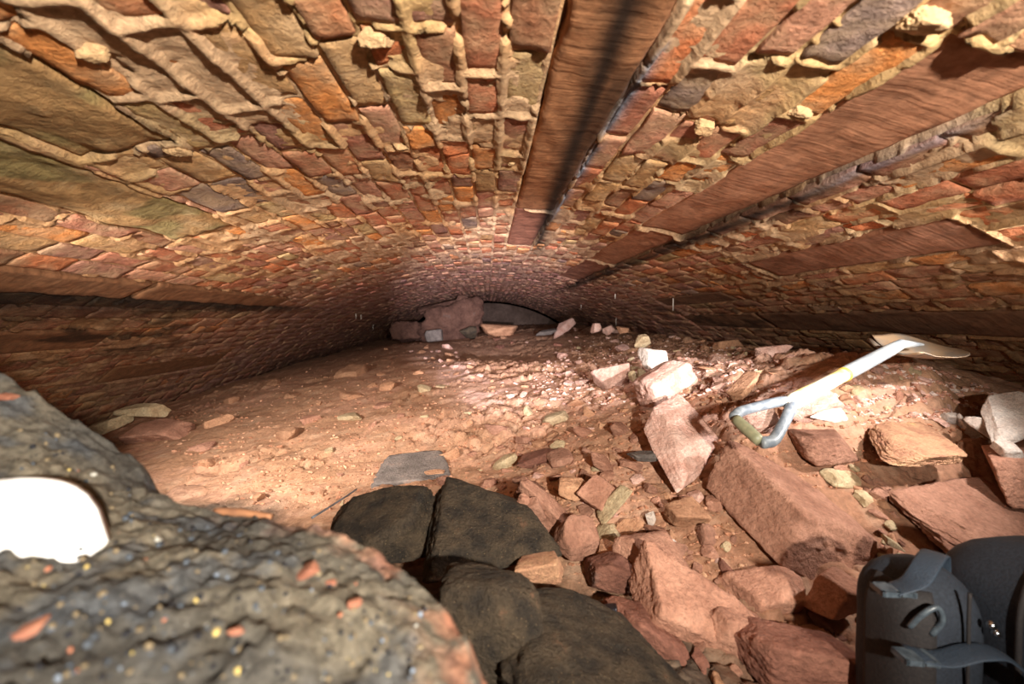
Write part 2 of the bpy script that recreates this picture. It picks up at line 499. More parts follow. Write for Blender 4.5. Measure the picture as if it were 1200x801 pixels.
def brick_col(s, y):
    c = PALC[rng.choice(len(PALC), p=PALW)] * rng.uniform(0.8, 1.15)
    c = c + (np.array(lin(176, 132, 96)) - c) * 0.18
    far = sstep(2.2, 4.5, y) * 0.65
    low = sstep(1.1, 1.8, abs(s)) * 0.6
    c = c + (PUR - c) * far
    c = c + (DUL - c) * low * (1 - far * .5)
    return c


# rough-faced bricks: gridded face plus sides that run back into the mortar
plan = []
for k, (area, a, b, p, q) in enumerate(cand):
    nu, nv = ((7, 13) if k < 300 else ((5, 7) if k < 1200 else (3, 4)))
    A, B = brick_grid(a, b, p, q, nu, nv)
    plan.append((k, a, b, p, q, nu, nv, A, B))
qa = np.concatenate([t[7].ravel() for t in plan]); qb = np.concatenate([t[8].ravel() for t in plan]); qk = np.concatenate([np.full(t[7].size, t[0] * 3.7) for t in plan])
noise_all = fbm(np.stack([qa * 30, qb * 22, qk], -1), 3, 19) - 0.5
pos = 0
geo_s, geo_y, geo_d, geo_f, base_col, info = [], [], [], [], [], []
off = 0
for k, a, b, p, q, nu, nv, A, B in plan:
    n = noise_all[pos:pos + A.size].reshape(A.shape); pos += A.size
    fs, ring, edge_ = brick_topo(nu, nv)
    d0 = rng.normal(0, 0.0028) - (0.02 if rng.random() < 0.02 else 0)
    tu, tv = rng.uniform(-1, 1, 2) * 0.0025
    D = d0 + n * 0.016 + tu * (A - (a + b) / 2) / (b - a) * 2 + tv * (B - (p + q) / 2) / (q - p) * 2
    D = np.where(edge_, D - 0.004, D)
    A = np.where(edge_, A + n * 0.006, A); B = np.where(edge_, B + n[::-1, ::-1] * 0.006, B)
    A, B, D = A.ravel(), B.ravel(), D.ravel()
    geo_s += [A, A[ring]]; geo_y += [B, B[ring]]; geo_d += [D, np.full(len(ring), -0.045)]
    cnt = len(A) + len(ring)
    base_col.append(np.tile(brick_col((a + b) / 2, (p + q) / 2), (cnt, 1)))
    info.append((off, cnt, fs, a, b, p, q)); off += cnt
geo_s = np.concatenate(geo_s); geo_y = np.concatenate(geo_y); geo_v = vp(geo_s, geo_y, np.concatenate(geo_d))
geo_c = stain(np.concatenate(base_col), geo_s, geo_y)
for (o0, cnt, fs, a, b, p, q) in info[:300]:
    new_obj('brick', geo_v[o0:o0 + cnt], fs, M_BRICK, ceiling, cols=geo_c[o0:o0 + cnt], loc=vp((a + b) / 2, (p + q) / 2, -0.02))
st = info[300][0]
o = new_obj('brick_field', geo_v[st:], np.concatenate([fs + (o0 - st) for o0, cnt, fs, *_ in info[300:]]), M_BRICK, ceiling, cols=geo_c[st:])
tag(o, kind='stuff')

# ---- long dressed stones in the vault
for k, (a, b, p, q, tone, pr) in enumerate(SLABS):
    nu = 20; nv = max(24, int((q - p) / 0.018))
    u = np.linspace(a + 0.006, b - 0.006, nu); v = np.linspace(p + 0.008, q - 0.008, nv)
    A, B = np.meshgrid(u, v, indexing='ij')
    Pn = np.stack([A, B, 0 * A + k * 3.1], -1)
    D = pr + (0.030 if tone == 5 else 0.016) * (fbm(Pn * np.array([16, 9, 1]), 3, k) - 0.5) + 0.005 * (fbm(Pn * np.array([10, 55, 1]), 3, k + 50) - 0.5)
    edge = np.zeros_like(A, bool); edge[0] = edge[-1] = True; edge[:, 0] = edge[:, -1] = True
    wob = (fbm(Pn * 25, 3, k + 9) - 0.5) * 0.016
    A = np.where(edge, A + wob, A); D = np.where(edge, D - 0.008, D)
    vs = vp(A, B, D).reshape(-1, 3)
    fs = [(i * nv + j, (i + 1) * nv + j, (i + 1) * nv + j + 1, i * nv + j + 1) for i in range(nu - 1) for j in range(nv - 1)]
    ring = [(i, 0) for i in range(nu)] + [(nu - 1, j) for j in range(1, nv)] + [(i, nv - 1) for i in range(nu - 2, -1, -1)] + [(0, j) for j in range(nv - 2, 0, -1)]
    rs = np.array([A[i, j] for i, j in ring]); ry = np.array([B[i, j] for i, j in ring])
    base = nu * nv
    for t, (i, j) in enumerate(ring):
        t2 = (t + 1) % len(ring); i2, j2 = ring[t2]
        fs.append((i * nv + j, base + t, base + t2, i2 * nv + j2))
    vb = vp(rs, ry, -0.06)
    s_ = np.concatenate([A.ravel(), rs]); y_ = np.concatenate([B.ravel(), ry])
    mott = 0.8 + 0.4 * fbm(np.stack([s_ * 12, y_ * 4, 0 * s_], -1), 3, k + 5)
    base_c = np.array(SLAB_TONE[tone])[None] * mott[:, None]
    if tone == 5:
        gg = sstep(0.5, 0.6, fbm(np.stack([s_ * 9, y_ * 6, 0 * s_ + 4], -1), 3, 31))
        base_c = base_c + (np.array(lin(120, 116, 74)) - base_c) * 0.6 * gg[:, None]
    new_obj('stone_slab', np.concatenate([vs, vb]), fs, M_ROUGH if tone == 5 else M_SLAB, ceiling, cols=stain(base_c, s_, y_), loc=vp((a + b) / 2, (p + q) / 2, 0))

# ------------------------------------------------------------------ generic rock builder
_ico = {}


def ico(sub):
    if sub in _ico: return _ico[sub]
    t = (1 + 5 ** .5) / 2
    v = [(-1, t, 0), (1, t, 0), (-1, -t, 0), (1, -t, 0), (0, -1, t), (0, 1, t), (0, -1, -t), (0, 1, -t), (t, 0, -1), (t, 0, 1), (-t, 0, -1), (-t, 0, 1)]
    f = [(0, 11, 5), (0, 5, 1), (0, 1, 7), (0, 7, 10), (0, 10, 11), (1, 5, 9), (5, 11, 4), (11, 10, 2), (10, 7, 6), (7, 1, 8), (3, 9, 4), (3, 4, 2), (3, 2, 6), (3, 6, 8), (3, 8, 9), (4, 9, 5), (2, 4, 11), (6, 2, 10), (8, 6, 7), (9, 8, 1)]
    v = [np.array(a, float) / np.linalg.norm(a) for a in v]
    for _ in range(sub):
        mid, nf = {}, []

        def md(a, b):
            k = (min(a, b), max(a, b))
            if k not in mid:
                m = v[a] + v[b]; v.append(m / np.linalg.norm(m)); mid[k] = len(v) - 1
            return mid[k]
        for a, b, c in f:
            x, y, z = md(a, b), md(b, c), md(c, a)
            nf += [(a, x, z), (b, y, x), (c, z, y), (x, y, z)]
        f = nf
    _ico[sub] = (np.array(v), np.array(f))
    return _ico[sub]


def rock_verts(dims, seed, sub=3, p=26, rough=0.07, jitter=0.22, extra=5, strata=0.0, planes=None):
    r_ = np.random.default_rng(seed)
    v, f = ico(sub)
    if planes is None:
        n = np.array([(1, 0, 0), (-1, 0, 0), (0, 1, 0), (0, -1, 0), (0, 0, 1), (0, 0, -1)], float)
        n = n + r_.normal(0, jitter, n.shape)
        e = r_.normal(0, 1, (extra, 3))
        n = np.concatenate([n, e]); n /= np.linalg.norm(n, axis=1)[:, None]
        d = np.concatenate([r_.uniform(0.85, 1.0, 6), r_.uniform(1.0, 1.25, extra)])
    else:
        n = np.array([q[:3] for q in planes], float); n /= np.linalg.norm(n, axis=1)[:, None]
        d = np.array([q[3] for q in planes])
    q = np.clip(v @ n.T, 0, None) / d
    rad = 1.0 / (np.sum(q ** p, 1) ** (1 / p))
    P = v * rad[:, None]
    nn = fbm(P * 1.6 + seed * 1.7, 4, seed % 53, 0.55) - 0.5
    P = P * (1 + nn * rough * 2)[:, None]
    if sub >= 4:
        P = P * (1 + (fbm(P * 7 + seed, 3, seed % 31, 0.6) - 0.5) * rough * 1.3)[:, None]
    if strata:
        w = (fbm(np.stack([P[:, 0] * .6, P[:, 1] * .6, P[:, 2] * 5 + seed], -1), 3, 5) - .5) * strata
        P[:, :2] *= (1 + w)[:, None]
    ext = (P.max(0) - P.min(0)) / 2
    P = (P - (P.max(0) + P.min(0)) / 2) / ext
    return P * (np.array(dims) / 2), f


# ------------------------------------------------------------------ rubble floor
CP = [  # (px, py, forward distance): points read on the rubble surface
    (150, 492, 3.0), (260, 454, 4.0), (340, 432, 5.2), (400, 414, 6.5), (450, 402, 8.5),
    (450, 585, 1.5), (300, 565, 1.75), (200, 525, 2.3), (350, 480, 2.8), (450, 430, 4.2), (485, 402, 6.0), (500, 500, 2.1), (560, 540, 1.75), (400, 530, 2.0),
    (540, 420, 4.0), (600, 470, 2.3), (640, 476, 2.1), (580, 428, 5.0), (600, 402, 6.2), (620, 388, 7.5), (700, 384, 6.5), (660, 420, 4.0),
    (780, 396, 4.4), (720, 440, 2.4), (850, 410, 3.0), (790, 440, 2.0), (950, 412, 2.4), (1200, 448, 1.6), (900, 470, 1.35),
    (1000, 476, 1.42), (1150, 484, 1.42), (1080, 660, 0.97), (930, 690, 0.92), (800, 610, 1.12), (800, 466, 1.72), (690, 520, 1.6), (700, 570, 1.3),
    (1120, 640, 1.02), (1190, 660, 1.0),
    (700, 680, 1.0), (850, 780, 0.75), (600, 700, 0.95), (600, 800, 0.7), (450, 610, 1.35), (760, 640, 1.08), (1000, 790, 0.74), (1180, 790, 0.72),
]
pts = []
for x, y, z in CP:
    d = ray(x, y); d = d / d[1]
    pts.append(d * z)
for q in [(.71, 1.33, -.47), (.58, 1.35, -.50), (.66, 1.47, -.45), (1.0, 1.2, -.45), (1.35, 1.18, -.45), (1.7, 1.15, -.45), (.85, 1.02, -.57), (.72, 1.12, -.5), (1.15, 1.05, -.52), (1.30, 1.46, -0.165), (1.62, 1.50, -0.19), (2.3, 1.3, -0.3), (2.2, 2.6, -.24), (2.2, 5, -.2), (2.1, 8, -.14), (0, 9.5, -.22), (-1.2, 9, -.4), (-2.4, 10.5, -.45), (2.0, 11, -.15), (0, 11.3, -.2),
          (-2.9, 2, -.85), (-2.9, 4, -.72), (-2.8, 7, -.6), (-2.5, 1.2, -.85), (-1.3, 1.2, -.72), (-0.7, 0.8, -.66), (-0.2, 0.5, -.64), (0.3, .3, -.64), (-1.5, .2, -.7), (1.2, .2, -.64), (2.2, .2, -.62), (2.4, .8, -.56), (1.55, .85, -.5)]:
    pts.append(np.array(q))
pts = np.array(pts)


def lg(x, y):     # work in a space where distance along the tunnel is compressed
    return np.stack([np.asarray(x) / (0.6 + 0.25 * np.asarray(y)), 2.2 * np.log(np.asarray(y) + 0.35)], -1)


Cq = lg(pts[:, 0], pts[:, 1])


def phi(r):
    return r


A_ = phi(np.linalg.norm(Cq[:, None] - Cq[None], axis=-1)) + 0.0 * np.eye(len(Cq))
A_ -= 0.02 * np.eye(len(Cq))
Pm = np.concatenate([np.ones((len(Cq), 1)), Cq], 1)
big = np.block([[A_, Pm], [Pm.T, np.zeros((3, 3))]])
sol = np.linalg.solve(big, np.concatenate([pts[:, 2], np.zeros(3)]))


def base_z(x, y):
    q = lg(x, y)
    sh = q.shape[:-1]
    q = q.reshape(-1, 2)
    out = np.empty(len(q))
    for i in range(0, len(q), 20000):
        b = q[i:i + 20000]
        out[i:i + 20000] = phi(np.linalg.norm(b[:, None] - Cq[None], axis=-1)) @ sol[:len(Cq)] + sol[-3] + b @ sol[-2:]
    return out.reshape(sh)


def plates(x, y, size, seed):
    """tilted flat facets, like stones bedded in the earth"""
    gx = x / size; gy = y / size
    ix = np.floor(gx).astype(np.int64); iy = np.floor(gy).astype(np.int64)
    best = np.full(np.shape(gx), 9e9); h = np.zeros(np.shape(gx)); sec = np.full(np.shape(gx), 9e9)
    for dx in (-1, 0, 1):
        for dy in (-1, 0, 1):
            cx = ix + dx; cy = iy + dy; z0 = 0 * cx
            ox = cx + hash3(cx, cy, z0, seed); oy = cy + hash3(cx, cy, z0, seed + 1)
            ax = gx - ox; ay = gy - oy
            d = ax * ax + ay * ay * (0.5 + hash3(cx, cy, z0, seed + 5))
            v = (hash3(cx, cy, z0, seed + 2) - 0.5) + (hash3(cx, cy, z0, seed + 3) - 0.5) * ax * 1.4 + (hash3(cx, cy, z0, seed + 4) - 0.6) * ay * 1.4
            m = d < best
            sec = np.where(m, best, np.minimum(sec, d))
            h = np.where(m, v, h); best = np.where(m, d, best)
    gap = sstep(0.10, 0.0, np.sqrt(sec) - np.sqrt(best))
    return h - 0.5 * gap


def rubble(x, y):
    """fallen-stone relief on top of the smooth mound"""
    P = np.stack(np.broadcast_arrays(x, y, 0 * x), -1)
    w = fbm(P * 7, 3, 14)
    a = fbm(P * 2.6, 3, 11, 0.55) - 0.5
    b = fbm(P * 16, 4, 12, 0.65) - 0.5
    m = sstep(0.45, 0.60, fbm(P * 1.9, 3, 15) + 0.14 * np.clip(np.asarray(x) - .1, -1, 1))
    wx = x + 0.05 * w; wy = y + 0.05 * a
    return 0.05 * a + 0.016 * b + (0.22 + 0.78 * m) * (0.032 * plates(wx, wy, 0.14, 31) + 0.018 * plates(wx, wy, 0.055, 37))


def floor_z(x, y):
    x = np.asarray(x, float); y = np.asarray(y, float)
    return base_z(x, y) + rubble(x, y)


xs = np.linspace(-2.95, 2.75, 640)
yg = 0.16 * np.exp(np.linspace(0, math.log(11.35 / 0.16), 560))
XX, YG = np.meshgrid(xs, yg, indexing='ij')
ZZ = floor_z(XX, YG)
P3 = np.stack([XX, YG, 0 * XX], -1)
n1 = fbm(P3 * 2.2, 4, 61); n2 = fbm(P3 * 9, 4, 62)
c_e = np.array(lin(178, 136, 108)); c_p = np.array(lin(190, 146, 120)); c_b = np.array(lin(168, 128, 98)); c_d = np.array(lin(76, 64, 54)); c_m = np.array(lin(140, 104, 82))
fc = c_e + (c_p - c_e) * sstep(.4, .65, n2)[..., None]
fc = fc + (c_b - fc) * (0.7 * sstep(.45, .6, n1))[..., None]
PXf, PYf, _ = project(np.stack([XX, YG, ZZ], -1).reshape(-1, 3))
PXf = PXf.reshape(XX.shape); PYf = PYf.reshape(XX.shape)
soilm = sstep(1.25, 0.95, YG + 0.45 * np.clip(XX, -1, 2) + (n1 - .5) * 0.7)
soilm = soilm * sstep(.75, .45, XX + (n2 - .5) * .3)
fc = fc + (c_d - fc) * soilm[..., None]
hotspotm = np.exp(-(((XX - 0.95) / 0.45) ** 2 + ((YG - 2.3) / 0.6) ** 2)) + 0.5 * np.exp(-(((XX - 1.15) / 0.35) ** 2 + ((YG - 1.5) / 0.15) ** 2)) + np.exp(-(((XX + 0.05 + 0.28 * (YG - 2.6)) / 0.16) ** 2)) * sstep(2.0, 2.4, YG) * sstep(6, 4.5, YG)  # pale pink where torch light pools: hot spots put into the floor colour
hotspotm = np.clip(hotspotm * (0.25 + 0.8 * sstep(.42, .6, n2)), 0, .85)
fc = fc + (np.array(lin(218, 180, 164)) - fc) * hotspotm[..., None]
lowm = sstep(1.36, 1.2, YG) * sstep(.35, .6, XX) * 0.8  # dim lower right put into the floor colour as a darker brown
fc = fc + (np.array(lin(142, 102, 80)) - fc) * lowm[..., None]
farm = sstep(4.0, 6.0, YG) * 0.6
fc = fc + (c_m - fc) * farm[..., None]
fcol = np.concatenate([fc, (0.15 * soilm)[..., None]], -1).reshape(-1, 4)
Vf = np.stack([XX, YG, ZZ], -1).reshape(-1, 3)
inside = (np.abs(XX) ** 2 + (ZZ - ZC) ** 2) < (R + 0.05) ** 2
nx, nyy = XX.shape
ii = (np.arange(nx - 1)[:, None] * nyy + np.arange(nyy - 1)[None, :])
keep = inside[:-1, :-1] & inside[1:, 1:]
ii = ii[keep]
fq = np.stack([ii, ii + nyy, ii + nyy + 1, ii + 1], -1)
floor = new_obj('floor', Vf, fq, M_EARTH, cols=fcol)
tag(floor, 'reddish brown earth and crushed sandstone filling the tunnel', None, None, 'structure')


def floor_look(x, y):
    """height of the finished floor mesh"""
    fx = np.clip((np.asarray(x) - xs[0]) / (xs[1] - xs[0]), 0, len(xs) - 1.001)
    fy = np.clip(np.log(np.maximum(np.asarray(y), 0.16) / 0.16) / math.log(11.35 / 0.16) * (len(yg) - 1), 0, len(yg) - 1.001)
    i = fx.astype(int); j = fy.astype(int); u = fx - i; v = fy - j
    return ZZ[i, j] * (1 - u) * (1 - v) + ZZ[i + 1, j] * u * (1 - v) + ZZ[i, j + 1] * (1 - u) * v + ZZ[i + 1, j + 1] * u * v


def floor_hit(px, py, tmin=0.35, tmax=11.0):
    d = ray(px, py); d = d / d[1]
    t = tmin * np.exp(np.linspace(0, math.log(tmax / tmin), 900))
    P = d[None] * t[:, None]
    below = P[:, 2] < floor_look(P[:, 0], P[:, 1])
    k = int(np.argmax(below)) if below.any() else len(t) - 1
    return P[k]


def floor_n(x, y, e=0.04):
    zx = (base_z(np.array([x + e]), np.array([y])) - base_z(np.array([x - e]), np.array([y])))[0] / (2 * e)
    zy = (base_z(np.array([x]), np.array([y + e])) - base_z(np.array([x]), np.array([y - e])))[0] / (2 * e)
    return Vector((-zx, -zy, 1)).normalized()


# ------------------------------------------------------------------ far end of the tunnel
nw = 60
ang = np.linspace(-0.95, 0.95, nw)
wv = [(R * math.sin(a) * 0.985, Y1 - 0.05, ZC + R * 0.985 * math.cos(a)) for a in ang] + [(R * math.sin(a), Y1 - 0.05, -1.2) for a in ang]
wv += [(x, y + 0.3, z) for x, y, z in wv]
wf = []
for i in range(nw - 1):
    wf.append((i, nw + i, nw + i + 1, i + 1)); wf.append((2 * nw + i, 2 * nw + i + 1, 3 * nw + i + 1, 3 * nw + i)); wf.append((i, i + 1, 2 * nw + i + 1, 2 * nw + i))
M_END = rock_mat('rendered_end_wall', lin(76, 61, 53), lin(98, 81, 72), scale=2.0, vary=0)
wall = new_obj('wall_back', wv, wf, M_END, smooth=False)
tag(wall, 'plain grey end wall closing the far tunnel', None, None, 'structure')

# ------------------------------------------------------------------ individually read rocks
def place_rock(name, px, py, w, h, mat, label, dims=(1, 0.8, 0.6), rot=(0, 0, 0), seed=1, sub=4, sink=0.3, zoff=0.0, dist=None, align=0.6, cat='rock', group=None, **kw):
    """a rock whose widest side covers about w pixels; (px, py) is the middle of its visible foot"""
    if dist is None:
        P = floor_hit(px, py)
    else:
        d = ray(px, py); P = d / d[1] * dist
    depth_ = P @ fw
    size = w * depth_ / F
    D = np.array(dims, float) / dims[0] * size
    v, f = rock_verts(D, seed, sub, **kw)
    E = Euler([math.radians(a) for a in rot], 'XYZ').to_matrix()
    v = v @ np.array(E).T
    if align:
        n = floor_n(P[0], P[1])
        n = Vector((0, 0, 1)).lerp(n, align).normalized()
        Q = np.array(Vector((0, 0, 1)).rotation_difference(n).to_matrix())
        v = v @ Q.T
    zmin = v[:, 2].min(); hh = v[:, 2].max() - zmin
    o = new_obj(name, v, f, mat)
    o.location = (P[0], P[1], P[2] - zmin - hh * sink + zoff)
    tag(o, label, cat, group)
    return o

def W(px, py, z):
    d = ray(px, py)
    return d / d[1] * z


def block(name, label, mat, O, A, B, C, seed, sub=4, grow=1.06, cat='rock', group=None, **kw):
    """a quarried block given by one corner and its three neighbouring corners"""
    O, A, B, C = [W(*q) for q in (O, A, B, C)]
    e = [A - O, B - O, C - O]
    cen = O + sum(e) / 2
    P, f = rock_verts((2, 2, 2), seed, sub, **{'p': 22, 'rough': 0.05, 'jitter': 0.13, 'extra': 5, **kw})
    v = cen + grow * (P[:, :1] * e[0] + P[:, 1:2] * e[1] + P[:, 2:] * e[2]) / 2
    if np.dot(np.cross(e[0], e[1]), e[2]) < 0:
        f = f[:, ::-1]
    o = new_obj(name, v, f, mat, loc=cen)
    return tag(o, label, cat, group)


def stone(name, label, mat, cx, cy, w, dims, rot=(0, 0, 0), z=None, foot=None, seed=1, sub=4, cat='rock', group=None, align=0.7, **kw):
    """a rock centred on a point of the picture at the distance of the ground below it"""
    if z is None:
        P = floor_hit(cx, foot if foot else cy + 0.25 * w * dims[2] / dims[0])
        z = P[1]
    cen = W(cx, cy, z)
    size = w * (cen @ fw) / F
    D = np.array(dims, float) / dims[0] * size
    v, f = rock_verts(D, seed, sub, **kw)
    E_ = np.array(Euler([math.radians(a) for a in rot], 'XYZ').to_matrix())
    v = v @ E_.T
    if align:
        n = Vector((0, 0, 1)).lerp(floor_n(cen[0], cen[1]), align).normalized()
        v = v @ np.array(Vector((0, 0, 1)).rotation_difference(n).to_matrix()).T
    o = new_obj(name, v, f, mat)
    o.location = cen
    return tag(o, label, cat, group)


# ---- quarried blocks on the right
block('sandstone_block', 'large tilted red sandstone block below the shovel grip', M_RED, (945, 600, .98), (838, 513, 1.22), (1030, 630, 1.0), (918, 662, .95), 3, 5, strata=0.06, grow=1.2, jitter=.07, extra=2)
block('sandstone_block', 'squared pale-topped sandstone block standing left of the shovel grip', M_PINK, (806, 538, 1.25), (760, 469, 1.48), (848, 520, 1.34), (793, 574, 1.21), 5, 5, grow=1.12, jitter=.08, extra=3)
block('sandstone_block', 'brick-shaped red sandstone block right under the shovel shaft', M_RED, (925, 516, 1.18), (1004, 510, 1.2), (912, 494, 1.40), (937, 550, 1.16), 8, 5, grow=1.14)
block('flat_sandstone', 'ochre-stained flat sandstone slab overhanging a dark gap', M_OCHRE, (1046, 534, 1.08), (1134, 532, 1.10), (1008, 494, 1.28), (1044, 548, 1.08), 12, 5, rough=0.08, grow=1.14)
block('flat_sandstone', 'broad red sandstone slab sloping down behind the black bag', M_RED, (1022, 552, 1.12), (1160, 548, 1.16), (1150, 650, .90), (1026, 588, 1.09), 14, 5, strata=0.14, rough=0.09, grow=1.1)
block('sandstone_block', 'dark red sandstone block cut by the right edge of the picture', M_RED, (1146, 540, 1.06), (1240, 535, 1.05), (1150, 512, 1.22), (1172, 606, 1.0), 17, 5)
block('white_block', 'speckled white squared stone block at the far right', M_WHITE, (1168, 514, 1.10), (1228, 494, 1.12), (1146, 468, 1.24), (1168, 528, 1.09), 19, 4, rough=0.04)
block('flat_sandstone', 'narrow red sandstone bar just above the bag strap', M_RED, (1058, 668, .86), (1160, 690, .82), (1048, 642, .95), (1060, 684, .86), 23, 4)
stone('white_stone', 'small white lump left of two long white stones', M_WHITE, 1115, 491, 19, (1, .9, .8), seed=31, sub=3)
stone('white_stone', 'long white stone leaning below the white lump', M_WHITE, 1138, 507, 44, (1, .35, .35), (0, 25, -35), seed=32, sub=3)
stone('white_stone', 'slim white stone against the speckled white block', M_WHITE, 1156, 503, 44, (1, .3, .35), (0, 28, -30), seed=33, sub=3, z=1.2)
stone('white_stone', 'white stone under the speckled white block at right edge', M_WHITE, 1186, 527, 38, (1, .6, .4), (0, 5, 0), seed=34, sub=3, z=1.08)

# ---- stones beside the shovel
stone('flat_pale_stone', 'long pale pink slab directly below the shovel shaft', M_PINK, 956, 476, 62, (1, .4, .3), (0, -14, 18), seed=41, z=1.22)
stone('flat_pale_stone', 'thin cream slab under the long pale pink slab', M_WHITE, 973, 488, 46, (1, .4, .16), (0, -8, 10), seed=42, z=1.18)
stone('ochre_shard', 'upper glossy orange brown shard beside the shovel shaft', M_OCHRE, 992, 455, 13, (1, .5, .7), (0, 20, 0), seed=43, sub=2, cat='shard', z=1.24)
stone('ochre_shard', 'lower glossy orange brown shard beside the shovel shaft', M_OCHRE, 988, 466, 14, (1, .5, .8), (20, -30, 0), seed=44, sub=2, cat='shard', z=1.22)
stone('gravel_heap_stone', 'pile of crushed pink sandstone inside the shovel grip', M_PINK, 893, 495, 42, (1, .8, .5), seed=45, z=1.12, rough=.09)

# ---- pale stones on the bright crest
stone('pale_boulder', 'pale pink rounded boulder with dust patches on the bright crest', M_PINK, 716, 442, 46, (1, .7, .8), (10, 0, 15), seed=51, z=2.2)
stone('layered_boulder', 'grey pink layered boulder lying behind the squared block', M_PINK, 776, 448, 72, (1, .6, .5), (0, -14, 20), seed=52, strata=.1, z=1.75)
stone('pale_boulder', 'white-faced broken stone above the layered boulder', M_WHITE, 768, 420, 36, (1, .7, .7), (0, 10, 0), seed=53, z=2.2)
stone('green_stone', 'round pale green stone near the top of the bright crest', M_BUFF, 753, 400, 19, (1, .8, .9), seed=54, sub=3, z=2.7)
stone('green_stone', 'left of two small green stones beside the pale boulder', M_BUFF, 742, 441, 11, (1, .8, 1.3), seed=55, sub=3, z=2.1)
stone('green_stone', 'right of two small green stones beside the pale boulder', M_BUFF, 751, 437, 11, (1, .8, 1.0), seed=56, sub=3, z=2.1)
stone('crest_flat_stone', 'flat brown slab topping the crest left of the shovel blade', M_BROWN, 852, 404, 34, (1, .7, .4), (0, -8, 0), seed=57, sub=3)
stone('crest_flat_stone', 'long tan slab lying on the slope behind the shovel grip', M_BROWN, 872, 452, 44, (1, .5, .3), (0, -18, 20), seed=58, z=1.5)
stone('crest_flat_stone', 'wedge-shaped pink slab on the crest above the tan slab', M_PINK, 905, 412, 40, (1, .6, .45), (0, -10, 0), seed=59, z=2.1)
stone('crest_block', 'leftmost pink block on the skyline of the bright crest', M_PINK, 699, 384, 13, (1, .8, .9), seed=60, sub=3, z=4.6)
stone('crest_block', 'tilted pink block in the middle of the skyline blocks', M_PINK, 714, 386, 16, (1, .8, .6), (0, -25, 0), seed=61, sub=3, z=4.4)
stone('crest_block', 'rightmost brown block of the skyline blocks', M_BROWN, 731, 386, 15, (1, .8, .6), seed=62, sub=3, z=4.2)
stone('far_flat_stone', 'leaning grey pink slabs on the far skyline', M_PINK, 660, 384, 34, (1, .6, .35), (0, -20, 0), seed=63, sub=3, z=6.0, strata=.2)
stone('far_flat_stone', 'low grey slab left of the leaning far slabs', M_SLATE, 640, 389, 26, (1, .6, .3), (0, 5, 0), seed=64, sub=3, z=6.0)

# ---- angular stones of the central scree
stone('slate_patch', 'flat blue grey slate bedded in the brown slope', M_SLATE, 482, 549, 92, (1, .9, .10), (0, 0, 8), seed=71, rough=.06, foot=549)
stone('slate_piece', 'thin dark slate piece left of the squared block', M_SLATE, 756, 534, 40, (1, .5, .25), (0, 4, 0), seed=72, z=1.34)
stone('purple_flat_stone', 'flat purple brown slab in the middle of the scree', M_MAROON, 628, 538, 54, (1, .6, .25), (0, 0, 10), seed=73)
stone('diamond_stone', 'pink diamond-shaped flat stone leaning on a cream slab', M_RED, 701, 577, 42, (1, .8, .35), (25, -20, 30), seed=74, z=1.22)
stone('cream_flat_stone', 'cream-edged slab under the pink diamond stone', M_BUFF, 718, 590, 54, (1, .45, .22), (10, -38, 20), seed=75, z=1.20)
stone('scree_stone', 'greyish flat stone above the pink diamond stone', M_RED, 704, 541, 30, (1, .8, .4), (20, 20, 10), seed=76, z=1.4)
stone('scree_stone', 'brown triangular stone left of the pink diamond stone', M_BROWN, 672, 572, 38, (1, .7, .4), (15, 10, 0), seed=77, z=1.26)
stone('scree_flat_stone', 'long red slab running diagonally beside the black flat boulder', M_RED, 637, 594, 82, (1, .45, .4), (10, 40, -25), seed=78, z=1.16)
stone('scree_flat_stone', 'upright orange sliver leaning on the black flat boulder', M_RED, 611, 596, 20, (.6, .4, 1.2), (10, 10, 0), seed=79, sub=3, z=1.12)
stone('scree_flat_stone', 'second orange sliver right of the upright sliver', M_RED, 626, 600, 24, (.7, .4, 1.1), (10, -25, 0), seed=80, sub=3, z=1.12)
stone('scree_stone', 'flat square red stone below the diagonal slab', M_RED, 676, 630, 52, (1, .8, .7), (30, 10, 20), seed=81, z=1.05)
stone('scree_stone', 'rounded tan stone in front of the squared block', M_BROWN, 804, 602, 52, (1, .7, .6), (0, 12, 0), seed=82, z=1.12)
stone('scree_stone', 'large squarish brown stone low in the scree', M_RED, 760, 662, 84, (1, .8, .7), (20, 10, 25), seed=83, z=1.0)
stone('scree_boulder', 'ridged red boulder running down to the lower right', M_RED, 806, 718, 150, (1, .55, .5), (5, 30, -20), seed=84, sub=5, z=.85, strata=.05)
stone('scree_stone', 'rough pitted red stone beside black soil', M_MAROON, 716, 668, 56, (1, .8, .8), seed=85, z=.98, rough=.10)
stone('scree_flat_stone', 'soil-crusted slab with dark upper face above the black soil bed', M_MAROON, 762, 740, 110, (1, .6, .35), (0, 18, -10), seed=86, z=.82)
stone('scree_boulder', 'brown boulder at the bottom edge left of the bag', M_MAROON, 925, 762, 130, (1, .8, .6), (0, 10, 0), seed=87, sub=5, z=.76)
stone('scree_stone', 'dusty brown stone below the large tilted block', M_RED, 890, 690, 90, (1, .8, .5), (0, -6, 10), seed=88, z=.92)
stone('scree_stone', 'dark brown angular stone between tilted block and bag', M_RED, 985, 700, 66, (1, .8, .8), (0, 10, 30), seed=89, z=.84)
stone('scree_stone', 'brown stone right of the ridged red boulder', M_RED, 860, 740, 80, (1, .8, .6), (0, 20, 10), seed=90, z=.82)
stone('buff_chip', 'pale greenish chip between the tilted block and the sloping slab', M_BUFF, 1046, 636, 34, (1, .4, .2), (0, 30, 0), seed=91, sub=3, z=.97)
stone('buff_chip', 'pale greenish flat stone right of the tilted block', M_BUFF, 988, 560, 46, (1, .6, .25), (0, 10, 0), seed=92, sub=3, z=1.16)
stone('white_chip', 'small white chip in the scree below the cream slab', M_WHITE, 763, 607, 13, (1, .8, 1), seed=93, sub=3, z=1.14)
